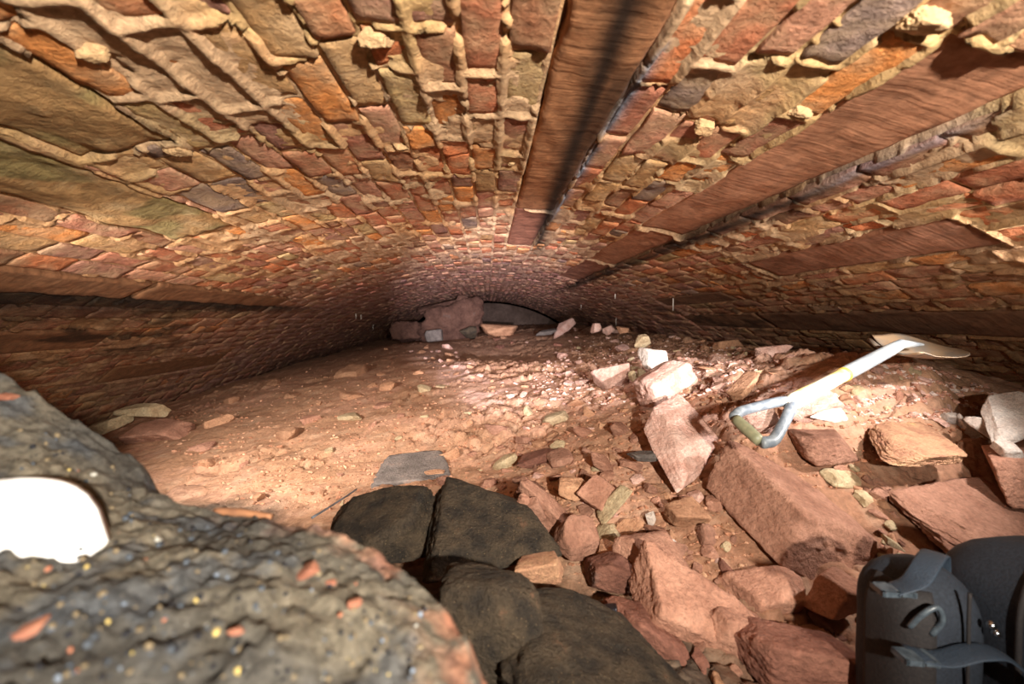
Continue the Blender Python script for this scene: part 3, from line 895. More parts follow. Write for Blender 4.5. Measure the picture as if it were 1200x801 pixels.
stone('white_chip', 'jagged white chip on red stone lower in the scree', M_WHITE, 780, 638, 26, (1, .7, .6), (0, 30, 0), seed=94, sub=3, z=1.07, rough=.2)

# ---- dark crusted boulders in the middle foreground
stone('dark_boulder', 'dark olive angular boulder beyond the foreground mound', M_DARK, 452, 610, 128, (1, .9, .38), (14, -12, 15), seed=101, sub=5, z=1.12)
stone('dark_boulder', 'flat black soil-crusted boulder right of the dark olive boulder', M_DARK, 575, 628, 165, (1, .85, .28), (14, 8, -8), seed=102, sub=5, z=1.03, rough=.06)
stone('brown_lump', 'orange brown lump on the edge of the flat black boulder', M_OCHRE, 632, 668, 62, (1, .7, .6), seed=103, z=.92)
stone('dark_boulder', 'rounded grey black boulder next to the foreground mound', M_DARK, 575, 725, 120, (1, .9, 1.0), seed=104, sub=5, z=.72, p=8, rough=.07)
stone('soil_bed', 'wide black soil heap at the bottom of the picture', M_DARK, 690, 772, 270, (1, .8, .35), (0, 12, 0), seed=105, sub=5, z=.72, p=6, rough=.10, cat='soil heap')
for i, (x, y, w) in enumerate([(668, 712, 24), (714, 716, 20), (700, 786, 20)]):
    stone('coal_lump', ['black glossy coal lump in the soil left of centre', 'black glossy coal lump beside the soil-crusted slab', 'black glossy coal lump at the bottom of the soil heap'][i], plain_mat('coal', lin(20, 20, 24), .25, c2=lin(40, 42, 50)), x, y, w, (1, .8, .6), seed=110 + i, sub=3, z=[.82, .82, .66][i], cat='coal')

# ---- left edge stones
stone('buff_flat_stone', 'rectangular buff slab at the left top of the slope', M_BUFF, 168, 481, 50, (1, .6, .35), (0, 3, 0), seed=121, z=2.6)
stone('buff_flat_stone', 'buff slab half hidden behind the foreground mound', M_BUFF, 122, 500, 52, (1, .6, .3), (0, -14, 0), seed=122, z=2.5)
stone('red_flat_stone', 'flat red slab below the rectangular buff slab', M_RED, 190, 505, 70, (1, .8, .3), seed=123, foot=512)

# ---- collapsed pile in the distance
stone('far_boulder', 'big maroon boulder of the collapsed pile far down the tunnel', M_FARROCK, 530, 378, 78, (1, .6, .74), seed=131, z=7.4, rough=.2, p=12)
stone('far_boulder', 'dark flat rock wedged under the vault on top of the far pile', M_FARROCK, 514, 359, 52, (1, .6, .25), (0, -14, 0), seed=132, sub=4, z=7.5, rough=.18, p=14)
stone('far_boulder', 'squared block at the right top of the far pile', M_FARROCK, 543, 353, 17, (1, .8, .9), seed=133, sub=3, z=7.3)
stone('far_boulder', 'grey stone at the left foot of the far pile', M_SLATE, 508, 393, 22, (1, .8, .7), seed=134, sub=3, z=6.6)
stone('far_boulder', 'blue black stone at the middle foot of the far pile', M_DARK, 549, 390, 20, (1, .8, .8), seed=135, sub=3, z=6.8)
stone('far_boulder', 'low dark rock at the left end of the far pile', M_FARROCK, 482, 388, 44, (1, .8, .6), seed=136, sub=4, z=7.4, rough=.18, p=12)
stone('far_boulder', 'low brown ledge at the right end of the far pile', M_BROWN, 585, 389, 46, (1, .8, .4), (0, 8, 0), seed=137, sub=3, z=7.2, strata=.2)

# ------------------------------------------------------------------ loose stones: individuals in groups
SHAPES = []
for k in range(14):
    r_ = np.random.default_rng(500 + k)
    dims = (1, r_.uniform(.6, .9), r_.uniform(.28, .62))
    v, f = rock_verts(dims, 500 + k, 2, p=24, rough=.06, jitter=.3, extra=6)
    me = bpy.data.meshes.new('loose_stone'); me.from_pydata(v.tolist(), [], f.tolist()); me.materials.append(M_RED); me.update()
    SHAPES.append(me)


LANDMARKS = [(930, 585, 'the large tilted block'), (792, 510, 'the squared pale-topped block'), (960, 520, 'the brick-shaped block under the shovel'), (1070, 518, 'the ochre-stained slab'),
             (1185, 485, 'the speckled white block'), (883, 498, 'the shovel grip'), (985, 445, 'the middle of the shovel shaft'), (1075, 410, 'the shovel blade'), (716, 442, 'the pale pink boulder'),
             (776, 448, 'the grey pink layered boulder'), (753, 400, 'the round green stone'), (905, 412, 'the wedge-shaped crest slab'), (714, 386, 'the skyline blocks'), (482, 549, 'the blue grey slate'),
             (756, 534, 'the thin dark slate piece'), (628, 538, 'the purple brown slab'), (705, 580, 'the pink diamond stone'), (637, 594, 'the diagonal red slab'), (804, 602, 'the rounded tan stone'),
             (760, 662, 'the large squarish brown stone'), (806, 718, 'the ridged red boulder'), (925, 762, 'the brown boulder by the bag'), (890, 690, 'the dusty stone below the tilted block'), (452, 600, 'the dark olive boulder'),
             (168, 481, 'the rectangular buff slab'), (530, 378, 'the far collapsed pile'), (660, 384, 'the leaning far slabs'), (575, 615, 'the flat black boulder'), (872, 452, 'the long tan slab'), (300, 600, 'the crest of the soil mound'), (1150, 505, 'the long white stones'), (1070, 690, 'the black bag')]
TONE = {'red_sandstone': 'red', 'pink_sandstone': 'pink', 'dusty_sandstone': 'brown', 'buff_sandstone': 'buff', 'maroon_stone': 'maroon'}
LOOSE = []


def label_loose():
    """say for every loose stone which one it is: size, colour, and side of the nearest thing one can find"""
    groups = {}
    for o, px, py, w, mat in LOOSE:
        d, k = min((math.hypot(px - a, (py - b) * 1.2), i) for i, (a, b, t) in enumerate(LANDMARKS))
        dx, dy = px - LANDMARKS[k][0], (py - LANDMARKS[k][1]) * 1.3
        side = ('right of' if dx > 0 else 'left of') if abs(dx) > abs(dy) else ('below' if dy > 0 else 'above')
        groups.setdefault((TONE[mat.name], side, k), []).append((d, w, o))
    for (tone, side, k), l in groups.items():
        l.sort(key=lambda t: t[0])
        ref = LANDMARKS[k][2]
        base = 'loose ' + tone + ' stone ' + side + ' ' + ref
        if len(l) == 1:
            names = [base]
        elif len(l) == 2:
            names = ['nearer ' + base, 'farther ' + base]
        elif len(l) == 3:
            names = ['nearest ' + base, 'middle one of three ' + tone + ' stones ' + side + ' ' + ref, 'farthest ' + base]
        else:
            order = ['nearest', 'second nearest', 'third nearest', 'fourth nearest', 'fifth nearest', 'sixth nearest', 'seventh nearest', 'eighth nearest', 'ninth nearest', 'tenth nearest']
            names = [order[i] + ' ' + base if i < min(len(l) - 1, 10) else ('farthest ' + base if i == len(l) - 1 else order[len(l) - 1 - i].replace('nearest', 'farthest') + ' ' + base) for i in range(len(l))]
        for (d, w, o), nm in zip(l, names):
            o['label'] = nm


def scatter(n, poly, wr, mats, name, label, group, seed, sink=0.25, gap=0.8, flat=0.8):
    r_ = np.random.default_rng(seed)
    poly = np.array(poly, float); done = []
    lo_, hi_ = poly.min(0), poly.max(0)
    tries = 0
    while len(done) < n and tries < n * 60:
        tries += 1
        p = r_.uniform(lo_, hi_)
        c = False
        for i in range(len(poly)):
            (x1, y1), (x2, y2) = poly[i], poly[i - 1]
            if (y1 > p[1]) != (y2 > p[1]) and p[0] < (x2 - x1) * (p[1] - y1) / (y2 - y1) + x1: c = not c
        if not c: continue
        w = wr[0] + (wr[1] - wr[0]) * r_.random() ** 1.7
        if any(math.hypot(p[0] - q[0], (p[1] - q[1]) * 1.5) < gap * (w + q[2]) / 2 for q in done): continue
        done.append((p[0], p[1], w))
        P = floor_hit(p[0], p[1])
        size = w * (P @ fw) / F
        o = bpy.data.objects.new(name, SHAPES[r_.integers(len(SHAPES))])
        COL.objects.link(o)
        o.material_slots[0].link = 'OBJECT'
        o.material_slots[0].material = mats[r_.integers(len(mats))]
        n_ = Vector((0, 0, 1)).lerp(floor_n(P[0], P[1]), .8).normalized()
        q = Vector((0, 0, 1)).rotation_difference(n_) @ Euler((r_.normal(0, .35) * flat, r_.normal(0, .35) * flat, r_.uniform(0, 6.28))).to_quaternion()
        o.rotation_euler = q.to_euler()
        o.scale = (size, size * r_.uniform(.8, 1.1), size * r_.uniform(.8, 1.2))
        o.location = P + np.array([0, 0, size * (0.22 - sink * .5)])
        tag(o, label, 'stone', group)
        LOOSE.append((o, p[0], p[1], w, o.material_slots[0].material))


scatter(48, [(190, 500), (260, 455), (400, 412), (480, 400), (560, 480), (600, 560), (480, 600), (330, 600), (230, 575)], (9, 38), [M_BROWN, M_BROWN, M_BROWN, M_RED, M_BUFF], 'bedded_stone', 'dusty stone bedded in the smooth brown slope on the left', 'stones in the left slope', 1, sink=.42, gap=1.0, flat=.4)
scatter(45, [(470, 398), (500, 396), (560, 425), (650, 468), (640, 490), (560, 450), (480, 415)], (5, 14), [M_PINK, M_PINK, M_BROWN], 'ridge_stone', 'small pink stone on the ridge that crosses the middle of the slope', 'stones along the middle ridge', 2)
scatter(52, [(685, 390), (740, 385), (850, 402), (930, 410), (940, 430), (850, 460), (760, 465), (690, 450), (650, 460), (640, 430)], (6, 19), [M_PINK, M_PINK, M_PINK, M_BROWN, M_BUFF], 'crest_stone', 'small pale pink stone on the brightly lit crest', 'stones on the bright crest', 3)
scatter(58, [(600, 480), (740, 460), (750, 520), (830, 570), (880, 650), (760, 690), (690, 640), (600, 580), (520, 570)], (12, 36), [M_RED, M_RED, M_BROWN, M_BUFF], 'scree_fragment', 'angular reddish fragment in the central scree', 'fragments of the central scree', 4, gap=.85)
scatter(60, [(600, 490), (740, 470), (760, 560), (830, 580), (870, 650), (770, 690), (690, 660), (560, 570)], (8, 22), [M_RED, M_RED, M_BROWN, M_PINK], 'scree_chip', 'angular chip in the central scree', 'chips of the central scree', 8, gap=.8)
scatter(36, [(1000, 440), (1060, 428), (1190, 455), (1150, 490), (1100, 500), (1010, 490), (950, 500)], (6, 20), [M_PINK, M_PINK, M_RED, M_BUFF], 'shovel_side_stone', 'small pink stone on the heap between shovel blade and white block', 'stones right of the shovel', 5)
scatter(28, [(820, 640), (900, 680), (1040, 670), (1010, 740), (980, 800), (800, 800), (830, 700)], (10, 34), [M_RED, M_MAROON, M_BROWN], 'lower_stone', 'dark red stone in the hollow below the large tilted block', 'stones below the tilted block', 6)
scatter(26, [(975, 540), (1030, 560), (1062, 620), (1055, 668), (1020, 665), (1035, 620)], (9, 26), [M_RED, M_BROWN, M_RED, M_BUFF], 'gap_stone', 'stone wedged between tilted block and sloping slab', 'stones wedged between block and slab', 9)
scatter(14, [(560, 392), (690, 386), (700, 420), (620, 450), (560, 420)], (5, 12), [M_BROWN, M_MAROON, M_PINK], 'hollow_stone', 'small brown stone in the shaded hollow beyond the ridge', 'stones in the far hollow', 7)

label_loose()

# uncountable gravel and crumbs, one object each
def gravel(name, label, n, poly, wr, pal, seed, mat):
    r_ = np.random.default_rng(seed)
    poly = np.array(poly, float)
    pts_ = []
    lo_, hi_ = poly.min(0), poly.max(0)
    while len(pts_) < n:
        p = r_.uniform(lo_, hi_)
        c = False
        for i in range(len(poly)):
            (x1, y1), (x2, y2) = poly[i], poly[i - 1]
            if (y1 > p[1]) != (y2 > p[1]) and p[0] < (x2 - x1) * (p[1] - y1) / (y2 - y1) + x1: c = not c
        if c: pts_.append(p)
    # march all rays together
    Pq = np.array(pts_)
    d = fw[None] + rt[None] * ((Pq[:, :1] - 600) / F) - up[None] * ((Pq[:, 1:] - 400.5) / F)
    d = d / d[:, 1:2]
    t = 0.5 * np.exp(np.linspace(0, math.log(9 / 0.5), 110))
    hitt = np.full(len(Pq), t[-1]); alive = np.ones(len(Pq), bool)
    for tt in t:
        if not alive.any(): break
        idx = np.where(alive)[0]
        q = d[idx] * tt
        hb = q[:, 2] < floor_look(q[:, 0], q[:, 1])
        hitt[idx[hb]] = tt; alive[idx[hb]] = False
    Q = d * hitt[:, None]
    Q[:, 2] = floor_look(Q[:, 0], Q[:, 1])
    ok = (np.hypot(Q[:, 0], Q[:, 2] - ZC) < R - 0.12) & (hitt < 5.5)
    Q = Q[ok]; hitt = hitt[ok]; n = len(Q)
    v0, f0 = ico(0)
    sz = (wr[0] + (wr[1] - wr[0]) * r_.random(n) ** 2.5) * np.minimum(hitt, 1.7) / F / 2
    ang = r_.uniform(0, 6.28, n); ca, sa = np.cos(ang), np.sin(ang)
    loc = v0[None] * (1 + 0.35 * r_.normal(0, 1, (n, 12, 1))) * np.stack([sz, sz * r_.uniform(.5, 1, n), sz * r_.uniform(.35, .8, n)], -1)[:, None]
    x = loc[..., 0] * ca[:, None] - loc[..., 1] * sa[:, None]; y = loc[..., 0] * sa[:, None] + loc[..., 1] * ca[:, None]
    V_ = np.stack([x, y, loc[..., 2]], -1) + Q[:, None] + np.array([0, 0, 0.15]) * sz[:, None, None]
    f_ = (f0[None] + 12 * np.arange(n)[:, None, None]).reshape(-1, 3)
    pc = np.array(pal)[r_.integers(len(pal), size=n)] * r_.uniform(.75, 1.15, (n, 1))
    cc = np.repeat(np.concatenate([pc, np.zeros((n, 1))], 1), 12, 0)
    o = new_obj(name, V_.reshape(-1, 3), f_, mat, cols=cc, smooth=False)
    return tag(o, label, 'gravel', kind='stuff')


M_CRUMB = masonry_mat('stone_crumbs', 120, 0.25, 0.5, bdist=0.003)
gravel('gravel', 'fine reddish gravel and crumbs strewn over the whole rubble slope', 8000, [(160, 500), (400, 416), (480, 404), (600, 468), (680, 450), (1190, 450), (1190, 520), (1000, 560), (830, 700), (700, 700), (560, 600), (300, 600)], (1.5, 7), [lin(190, 142, 114), lin(178, 126, 98), lin(196, 150, 122), lin(186, 146, 116), lin(160, 112, 86)], 11, M_CRUMB)
gravel('crushed_stone', 'pale pink crushed sandstone strewn over the bright crest', 2600, [(680, 392), (760, 388), (880, 405), (890, 460), (800, 470), (650, 480), (620, 450)], (2, 8), [lin(212, 170, 156), lin(196, 146, 128), lin(222, 196, 184)], 12, M_CRUMB)
gravel('crushed_stone', 'pink crushed sandstone heaped right of the shovel shaft', 1300, [(960, 470), (1050, 428), (1190, 455), (1120, 500), (1000, 500)], (3, 9), [lin(206, 160, 140), lin(190, 140, 120), lin(222, 200, 188)], 13, M_CRUMB)

# ------------------------------------------------------------------ blurred soil mound close to the lens
edge = np.array([(-1.15, .74), (-.80, .68), (-.63, .56), (-.52, .55), (-.42, .56), (-.36, .50), (-.27, .49), (-.155, .45), (-.08, .42), (-.024, .38), (0.005, .34), (.015, .29), (.01, .2), (0.0, .02)])
mt = np.array([(-1.2, .7, .02), (-.8, .68, .02), (-.63, .55, -.035), (-.52, .55, -.095), (-.41, .55, -.19), (-.27, .49, -.222), (-.155, .45, -.212), (-.08, .42, -.228), (-.024, .38, -.25), (.005, .34, -.258), (.015, .28, -.27), (.0, .2, -.28), (0, .02, -.30),
               (-.28, .30, -.19), (-.15, .28, -.205), (-.46, .42, -.155), (-.6, .35, -.12), (-.8, .4, -.06), (-.4, .15, -.2), (-.9, .1, -.08), (-.2, .1, -.26), (-1.3, .3, .0)])
Am = np.linalg.norm(mt[:, None, :2] - mt[None, :, :2], axis=-1); Pmm = np.concatenate([np.ones((len(mt), 1)), mt[:, :2]], 1)
solm = np.linalg.solve(np.block([[Am - 0.01 * np.eye(len(mt)), Pmm], [Pmm.T, np.zeros((3, 3))]]), np.concatenate([mt[:, 2], np.zeros(3)]))


def mound_top(x, y):
    q = np.stack([x, y], -1); sh = q.shape[:-1]; q = q.reshape(-1, 2)
    z = np.linalg.norm(q[:, None] - mt[None, :, :2], axis=-1) @ solm[:len(mt)] + solm[-3] + q @ solm[-2:]
    z = z.reshape(sh)
    P = np.stack([x, y, 0 * x], -1)
    return z + 0.024 * (fbm(P * 22, 5, 5, .65) - .5) + 0.010 * (vnoise(P * 120, 6) - .5)


nu_, nv_ = 260, 300
# rays from an inner point to the edge curve, then a fall-off skirt
tpar = np.concatenate([[0], np.cumsum(np.linalg.norm(np.diff(edge, axis=0), axis=1))]); tt = np.linspace(0, tpar[-1], nu_)
ex = np.interp(tt, tpar, edge[:, 0]); ey = np.interp(tt, tpar, edge[:, 1])
ex += 0.012 * (vnoise(np.stack([tt * 14, 0 * tt, 0 * tt], -1), 4) - .5); ey += 0.02 * (fbm(np.stack([tt * 12, 0 * tt + 3, 0 * tt], -1), 3, 4) - .5)
c0 = np.array([-.75, .02])
rr_ = np.concatenate([np.linspace(0.0, 1, nv_ - 30), 1 + np.linspace(0.004, 0.22, 30)])
GX = c0[0] + (ex[:, None] - c0[0]) * rr_[None]; GY = c0[1] + (ey[:, None] - c0[1]) * rr_[None]
GZ = mound_top(GX, GY)
over = np.clip(rr_ - 0.965, 0, None)[None] * np.hypot(ex - c0[0], ey - c0[1])[:, None]
GZ = GZ - 2.2 * over - 20 * over ** 2
P_ = np.stack([GX, GY, GZ], -1)
nb = fbm(P_ * 30, 4, 8); ne = fbm(P_ * 9, 3, 9)
mcl = np.array(lin(72, 69, 64)) + (np.array(lin(104, 96, 82)) - np.array(lin(72, 69, 64))) * sstep(.4, .65, ne)[..., None]
mcl = mcl + (np.array(lin(64, 70, 78)) - mcl) * (0.6 * sstep(.52, .62, nb))[..., None]
rim = sstep(0.90, 0.99, rr_)[None] * sstep(.5, .62, nb + 0.1) * sstep(.55, .8, (tt / tt[-1]))[:, None]
mcl = mcl + (np.array(lin(150, 96, 70)) - mcl) * rim[..., None]
ii = (np.arange(nu_ - 1)[:, None] * nv_ + np.arange(nv_ - 1)[None, :]).ravel()
mound = new_obj('soil_mound', P_.reshape(-1, 3), np.stack([ii, ii + 1, ii + nv_ + 1, ii + nv_], -1), M_MOUND, cols=np.concatenate([mcl, 0.35 + 0 * mcl[..., :1]], -1).reshape(-1, 4))
tag(mound, 'blurred dark soil-covered mound close to the lens at lower left', 'mound')


def mound_hit(px, py):
    d = ray(px, py); d = d / d[1]
    t = np.linspace(.12, .8, 700)
    P = d[None] * t[:, None]
    b = P[:, 2] < mound_top(P[:, 0], P[:, 1])
    return P[int(np.argmax(b))] if b.any() else P[-1]


def on_mound(name, label, mat, px, py, w, dims, rot, seed, cat, **kw):
    P = mound_hit(px, py)
    size = w * (P @ fw) / F
    v, f = rock_verts(np.array(dims, float) / dims[0] * size, seed, 3, **kw)
    v = v @ np.array(Euler([math.radians(a) for a in rot]).to_matrix()).T
    o = new_obj(name, v, f, mat)
    o.location = P + np.array([0, 0, 0.25 * (v[:, 2].max() - v[:, 2].min())])
    return tag(o, label, cat)


M_CHINA = plain_mat('white_glaze', lin(246, 246, 244), .3, c2=lin(232, 234, 236), bump=.05)
# white curved shard standing in the soil
Pw0 = mound_hit(18, 655); dz = 0.062
sh_v, sh_f = [], []
nu2, nv2 = 15, 9
prof = [(-0.085, .9), (-.06, .96), (-.03, 1.0), (-.01, .97), (.006, .90), (.018, .76), (.027, .55), (.033, .3), (.036, .05)]
for th in (0.0, 0.006):
    for i in range(nu2):
        u = -0.085 + 0.121 * i / (nu2 - 1)
        top = np.interp(u, [q[0] for q in prof], [q[1] for q in prof])
        for j in range(nv2):
            w_ = j / (nv2 - 1)
            sh_v.append((Pw0[0] + u, Pw0[1] + 0.022 * w_ + th - 0.25 * (u + .02) ** 2 + 0.015 * w_ * w_, Pw0[2] - 0.012 + w_ * top * dz))
n0 = nu2 * nv2
for i in range(nu2 - 1):
    for j in range(nv2 - 1):
        a = i * nv2 + j
        sh_f.append((a, a + nv2, a + nv2 + 1, a + 1)); sh_f.append((n0 + a, n0 + a + 1, n0 + a + nv2 + 1, n0 + a + nv2))
ringi = [i * nv2 for i in range(nu2)] + [(nu2 - 1) * nv2 + j for j in range(1, nv2)] + [i * nv2 + nv2 - 1 for i in range(nu2 - 2, -1, -1)] + [j for j in range(nv2 - 2, 0, -1)]
for k in range(len(ringi)):
    a, b = ringi[k], ringi[(k + 1) % len(ringi)]
    sh_f.append((b, a, n0 + a, n0 + b))
o = new_obj('white_shard', sh_v, sh_f, M_CHINA, loc=Pw0)
tag(o, 'glaring white curved shard stuck in the soil mound at the left edge', 'shard')
M_ORNG = plain_mat('orange_flake', lin(146, 96, 74), .8, c2=lin(130, 80, 62))
on_mound('orange_flake', 'blurred orange flake at the bottom left of the soil mound', M_ORNG, 32, 742, 40, (1, .5, .25), (0, -10, 40), 201, 'flake')
on_mound('orange_flake', 'small orange flake at the upper left corner of the soil mound', M_ORNG, 8, 467, 22, (1, .6, .4), (0, 10, 0), 202, 'flake')
on_mound('pink_crumb', 'larger salmon pink crumb on the soil mound', M_ORNG, 356, 676, 34, (1, .7, .4), (0, -15, 20), 203, 'crumb')
on_mound('pink_crumb', 'small salmon crumb right of the larger pink crumb', M_ORNG, 388, 684, 13, (1, .7, .5), (0, 0, 0), 204, 'crumb')
on_mound('red_crumb', 'small red crumb near the bottom of the soil mound', M_ORNG, 278, 742, 18, (1, .7, .6), (0, 0, 0), 205, 'crumb')
on_mound('red_crumb', 'red brick crumb near the right side of the soil mound', M_ORNG, 416, 711, 15, (1, .8, .8), (0, 0, 0), 206, 'crumb')
M_YEL = plain_mat('yellow_grit', lin(216, 190, 90), .7, c2=lin(190, 160, 80))
r_ = np.random.default_rng(77)
M_BITS = masonry_mat('mound_grit', 100, .2, .3)
bv, bf, bc = [], [], []
v0, f0 = ico(1)
for k in range(900):
    px, py = r_.uniform(20, 560), r_.uniform(470, 800)
    d = ray(px, py); P = mound_hit(px, py)
    if P[1] > .7 or P[1] < .14: continue
    ec = np.interp(P[0], edge[:, 0], edge[:, 1])
    if P[1] > ec - .05 or P[0] > -.04: continue
    s_ = (.0006 + .0018 * r_.random() ** 2) * (0.7 + P[1])
    bv.append(v0 * s_ * r_.uniform(.6, 1.3, 3) + P + np.array([0, 0, s_ * .6])); bf.append(f0 + 42 * len(bf))
    c = [lin(70, 76, 84), lin(186, 164, 100), lin(160, 158, 150), lin(112, 122, 136), lin(36, 36, 40), lin(160, 104, 80), lin(116, 102, 80)][r_.choice(7, p=[.26, .04, .04, .08, .34, .02, .22])]
    bc.append(np.tile([*c, .4], (42, 1)))
o = new_obj('grit', np.concatenate(bv), np.concatenate(bf), M_BITS, cols=np.concatenate(bc))
tag(o, 'blurred coloured grit on the dark soil mound', 'grit', kind='stuff')


# ------------------------------------------------------------------ swept tubes
def tube_geo(path, rad, seg=14, flat=(1, 1), upv=(0, 0, 1), cap=True):
    path = [Vector(p) for p in path]
    v, f = [], []
    rad = rad if isinstance(rad, (list, tuple, np.ndarray)) else [rad] * len(path)
    prev = None
    for i, p in enumerate(path):
        t = (path[min(i + 1, len(path) - 1)] - path[max(i - 1, 0)]).normalized()
        a = Vector(upv); a = (a - t * a.dot(t))
        if a.length < 1e-3: a = Vector((1, 0, 0)) - t * t.x
        a.normalize(); b = t.cross(a)
        for k in range(seg):
            q = 2 * math.pi * k / seg
            v.append(tuple(p + a * math.cos(q) * rad[i] * flat[0] + b * math.sin(q) * rad[i] * flat[1]))
    for i in range(len(path) - 1):
        for k in range(seg):
            k2 = (k + 1) % seg
            f.append((i * seg + k, i * seg + k2, (i + 1) * seg + k2, (i + 1) * seg + k))
    if cap:
        f.append(tuple(range(seg - 1, -1, -1))); f.append(tuple((len(path) - 1) * seg + k for k in range(seg)))
    return v, f


def spline(pts_, n=24):
    P = [np.array(p, float) for p in pts_]
    P = [2 * P[0] - P[1]] + P + [2 * P[-1] - P[-2]]
    out = []
    for i in range(1, len(P) - 2):
        for k in range(n):
            t = k / n
            out.append(0.5 * (2 * P[i] + (P[i + 1] - P[i - 1]) * t + (2 * P[i - 1] - 5 * P[i] + 4 * P[i + 1] - P[i + 2]) * t * t + (3 * P[i] - P[i - 1] - 3 * P[i + 1] + P[i + 2]) * t ** 3))
    out.append(P[-2])
    return out


def tube(name, path, rad, mat, parent=None, **kw):
    v, f = tube_geo(path, rad, **kw)
    return new_obj(name, v, f, mat, parent)


# ------------------------------------------------------------------ shovel
M_GREYP = plain_mat('grey_plastic_grip', lin(96, 104, 112), .45, c2=lin(128, 134, 138), scale=60)
M_OLIVE = plain_mat('olive_grip_bar', lin(118, 118, 92), .5, c2=lin(136, 132, 104), scale=50)
M_SHAFT = plain_mat('pale_shaft', lin(214, 206, 186), .45, c2=lin(220, 196, 110), scale=14, lo=.5, hi=.72)
M_FERR = plain_mat('grey_painted_socket', lin(136, 144, 150), .45, c2=lin(160, 164, 164), scale=25)
M_BLADE = plain_mat('muddy_steel', lin(158, 132, 104), .55, .15, c2=lin(128, 118, 106), scale=16)
g1, g2 = W(859, 488, 1.09), W(894, 520, 1.00)
nk, nn_ = W(930, 470, 1.11), W(1056, 403, 1.30)
sh = empty('shovel', tuple((g1 + g2) / 2), 'long-handled round-point shovel with grey grip lying on the rubble', 'shovel')
ax = (nn_ - nk) / np.linalg.norm(nn_ - nk)
gx_ = (g2 - g1)
tube('grip_bar', [g1 + gx_ * .08, g1 + gx_ * .2, g1 + gx_ * .5, g1 + gx_ * .8, g1 + gx_ * .92], [.0135, .015, .016, .015, .0135], M_OLIVE, sh, seg=16)
yv, yf = [], []
for gp, sgn in ((g1, -1), (g2, 1)):
    back = gp - ax * 0.006
    b1 = gp + ax * .045 + gx_ * sgn * .02
    path = spline([gp - gx_ * sgn * .06, gp + ax * .012, b1, nk - ax * .045 + gx_ * sgn * .20, nk - ax * .008 + gx_ * sgn * .03, nk + ax * .02], 8)
    v, f = tube_geo(path, list(np.interp(np.linspace(0, 1, len(path)), [0, .1, .5, .8, 1], [.014, .0155, .0135, .0155, .018])), 12)
    yf += [tuple(i + len(yv) for i in q) for q in f]; yv += v
new_obj('grip_yoke', yv, yf, M_GREYP, sh)
md_ = nk + (nn_ - nk) * .43
tube('shaft', [nk - ax * .03, nk, nk + ax * .05, nk + ax * .1, md_ + ax * .02], [.014, .023, .0225, .020, .019], M_SHAFT, sh, seg=20)
tube('socket_collar', [md_ - ax * .006, md_ + ax * .004], [.0212, .0212], plain_mat('yellow_ring', lin(210, 170, 70), .5), sh, seg=20)
# blade frame
S1, S2, TIP = W(1020, 402, 1.42), W(1081, 419, 1.20), W(1127, 405, 1.36)
tube('socket', [md_, md_ + (nn_ - md_) * .3, md_ + (nn_ - md_) * .8, nn_, nn_ + (TIP - nn_) * .35], [.0205, .021, .019, .016, .004], M_FERR, sh, seg=20)
SM = (S1 + S2) / 2; wa = (S2 - S1) / 2; la = TIP - SM; nb_ = np.cross(wa, la); nb_ = nb_ / np.linalg.norm(nb_)
if nb_[2] < 0: nb_ = -nb_
bvv, bff = [], []
NU, NV = 26, 21
for th in (0, 1):
    for i in range(NU):
        u = i / (NU - 1)
        hw = 1.0 * (1 + .06 * math.sin(u * math.pi)) * (1 - u ** 3.2) ** .55 if u < 1 else 0.0
        for j in range(NV):
            w_ = -1 + 2 * j / (NV - 1)
            p = SM + la * u + wa * w_ * hw + nb_ * (0.022 * (w_ * hw) ** 2 - 0.012 - 0.015 * math.sin(u * math.pi) + (0.008 * max(0, 1 - u * 6) * abs(w_) ** 2) + 0.034 * max(0, -w_) * hw * math.sin(math.pi * min(1, .12 + u * .9)) - 0.0022 * th)
            bvv.append(p)
nB = NU * NV
for i in range(NU - 1):
    for j in range(NV - 1):
        a = i * NV + j
        bff.append((a, a + 1, a + NV + 1, a + NV)); bff.append((nB + a, nB + a + NV, nB + a + NV + 1, nB + a + 1))
rg = [j for j in range(NV)] + [i * NV + NV - 1 for i in range(1, NU)] + [(NU - 1) * NV + j for j in range(NV - 2, -1, -1)] + [i * NV for i in range(NU - 2, 0, -1)]
for k in range(len(rg)):
    a, b = rg[k], rg[(k + 1) % len(rg)]
    bff.append((a, nB + a, nB + b, b))
new_obj('blade', bvv, bff, M_BLADE, sh)
for sg, S in ((-1, S1), (1, S2)):
    a0 = SM + wa * sg * .22 + nb_ * -.008; a1 = SM + wa * sg * 1.0 + nb_ * .016
    tube('foot_tread', [a0 - la * .03, a0 * .5 + a1 * .5 - la * .03 - nb_ * .004, a1 - la * .03], [.007, .008, .006], M_BLADE, sh, seg=10, flat=(.5, 1.3))

# ------------------------------------------------------------------ black bag
M_FAB = plain_mat('black_nylon', lin(42, 48, 58), .75, c2=lin(34, 38, 46), scale=260, bump=.5, spec=.35)
M_FAB2 = plain_mat('dark_brown_nylon_panel', lin(31, 27, 28), .8, c2=lin(40, 35, 35), scale=220, bump=.5)
M_STRAP = plain_mat('blue_black_webbing', lin(42, 53, 66), .6, c2=lin(50, 63, 78), scale=400, bump=.6)
M_BUCK = plain_mat('dull_plastic_buckle', lin(58, 66, 74), .35, c2=lin(82, 92, 100), scale=80)
M_BUFFD = plain_mat('dried_mud', lin(196, 170, 90), .9)


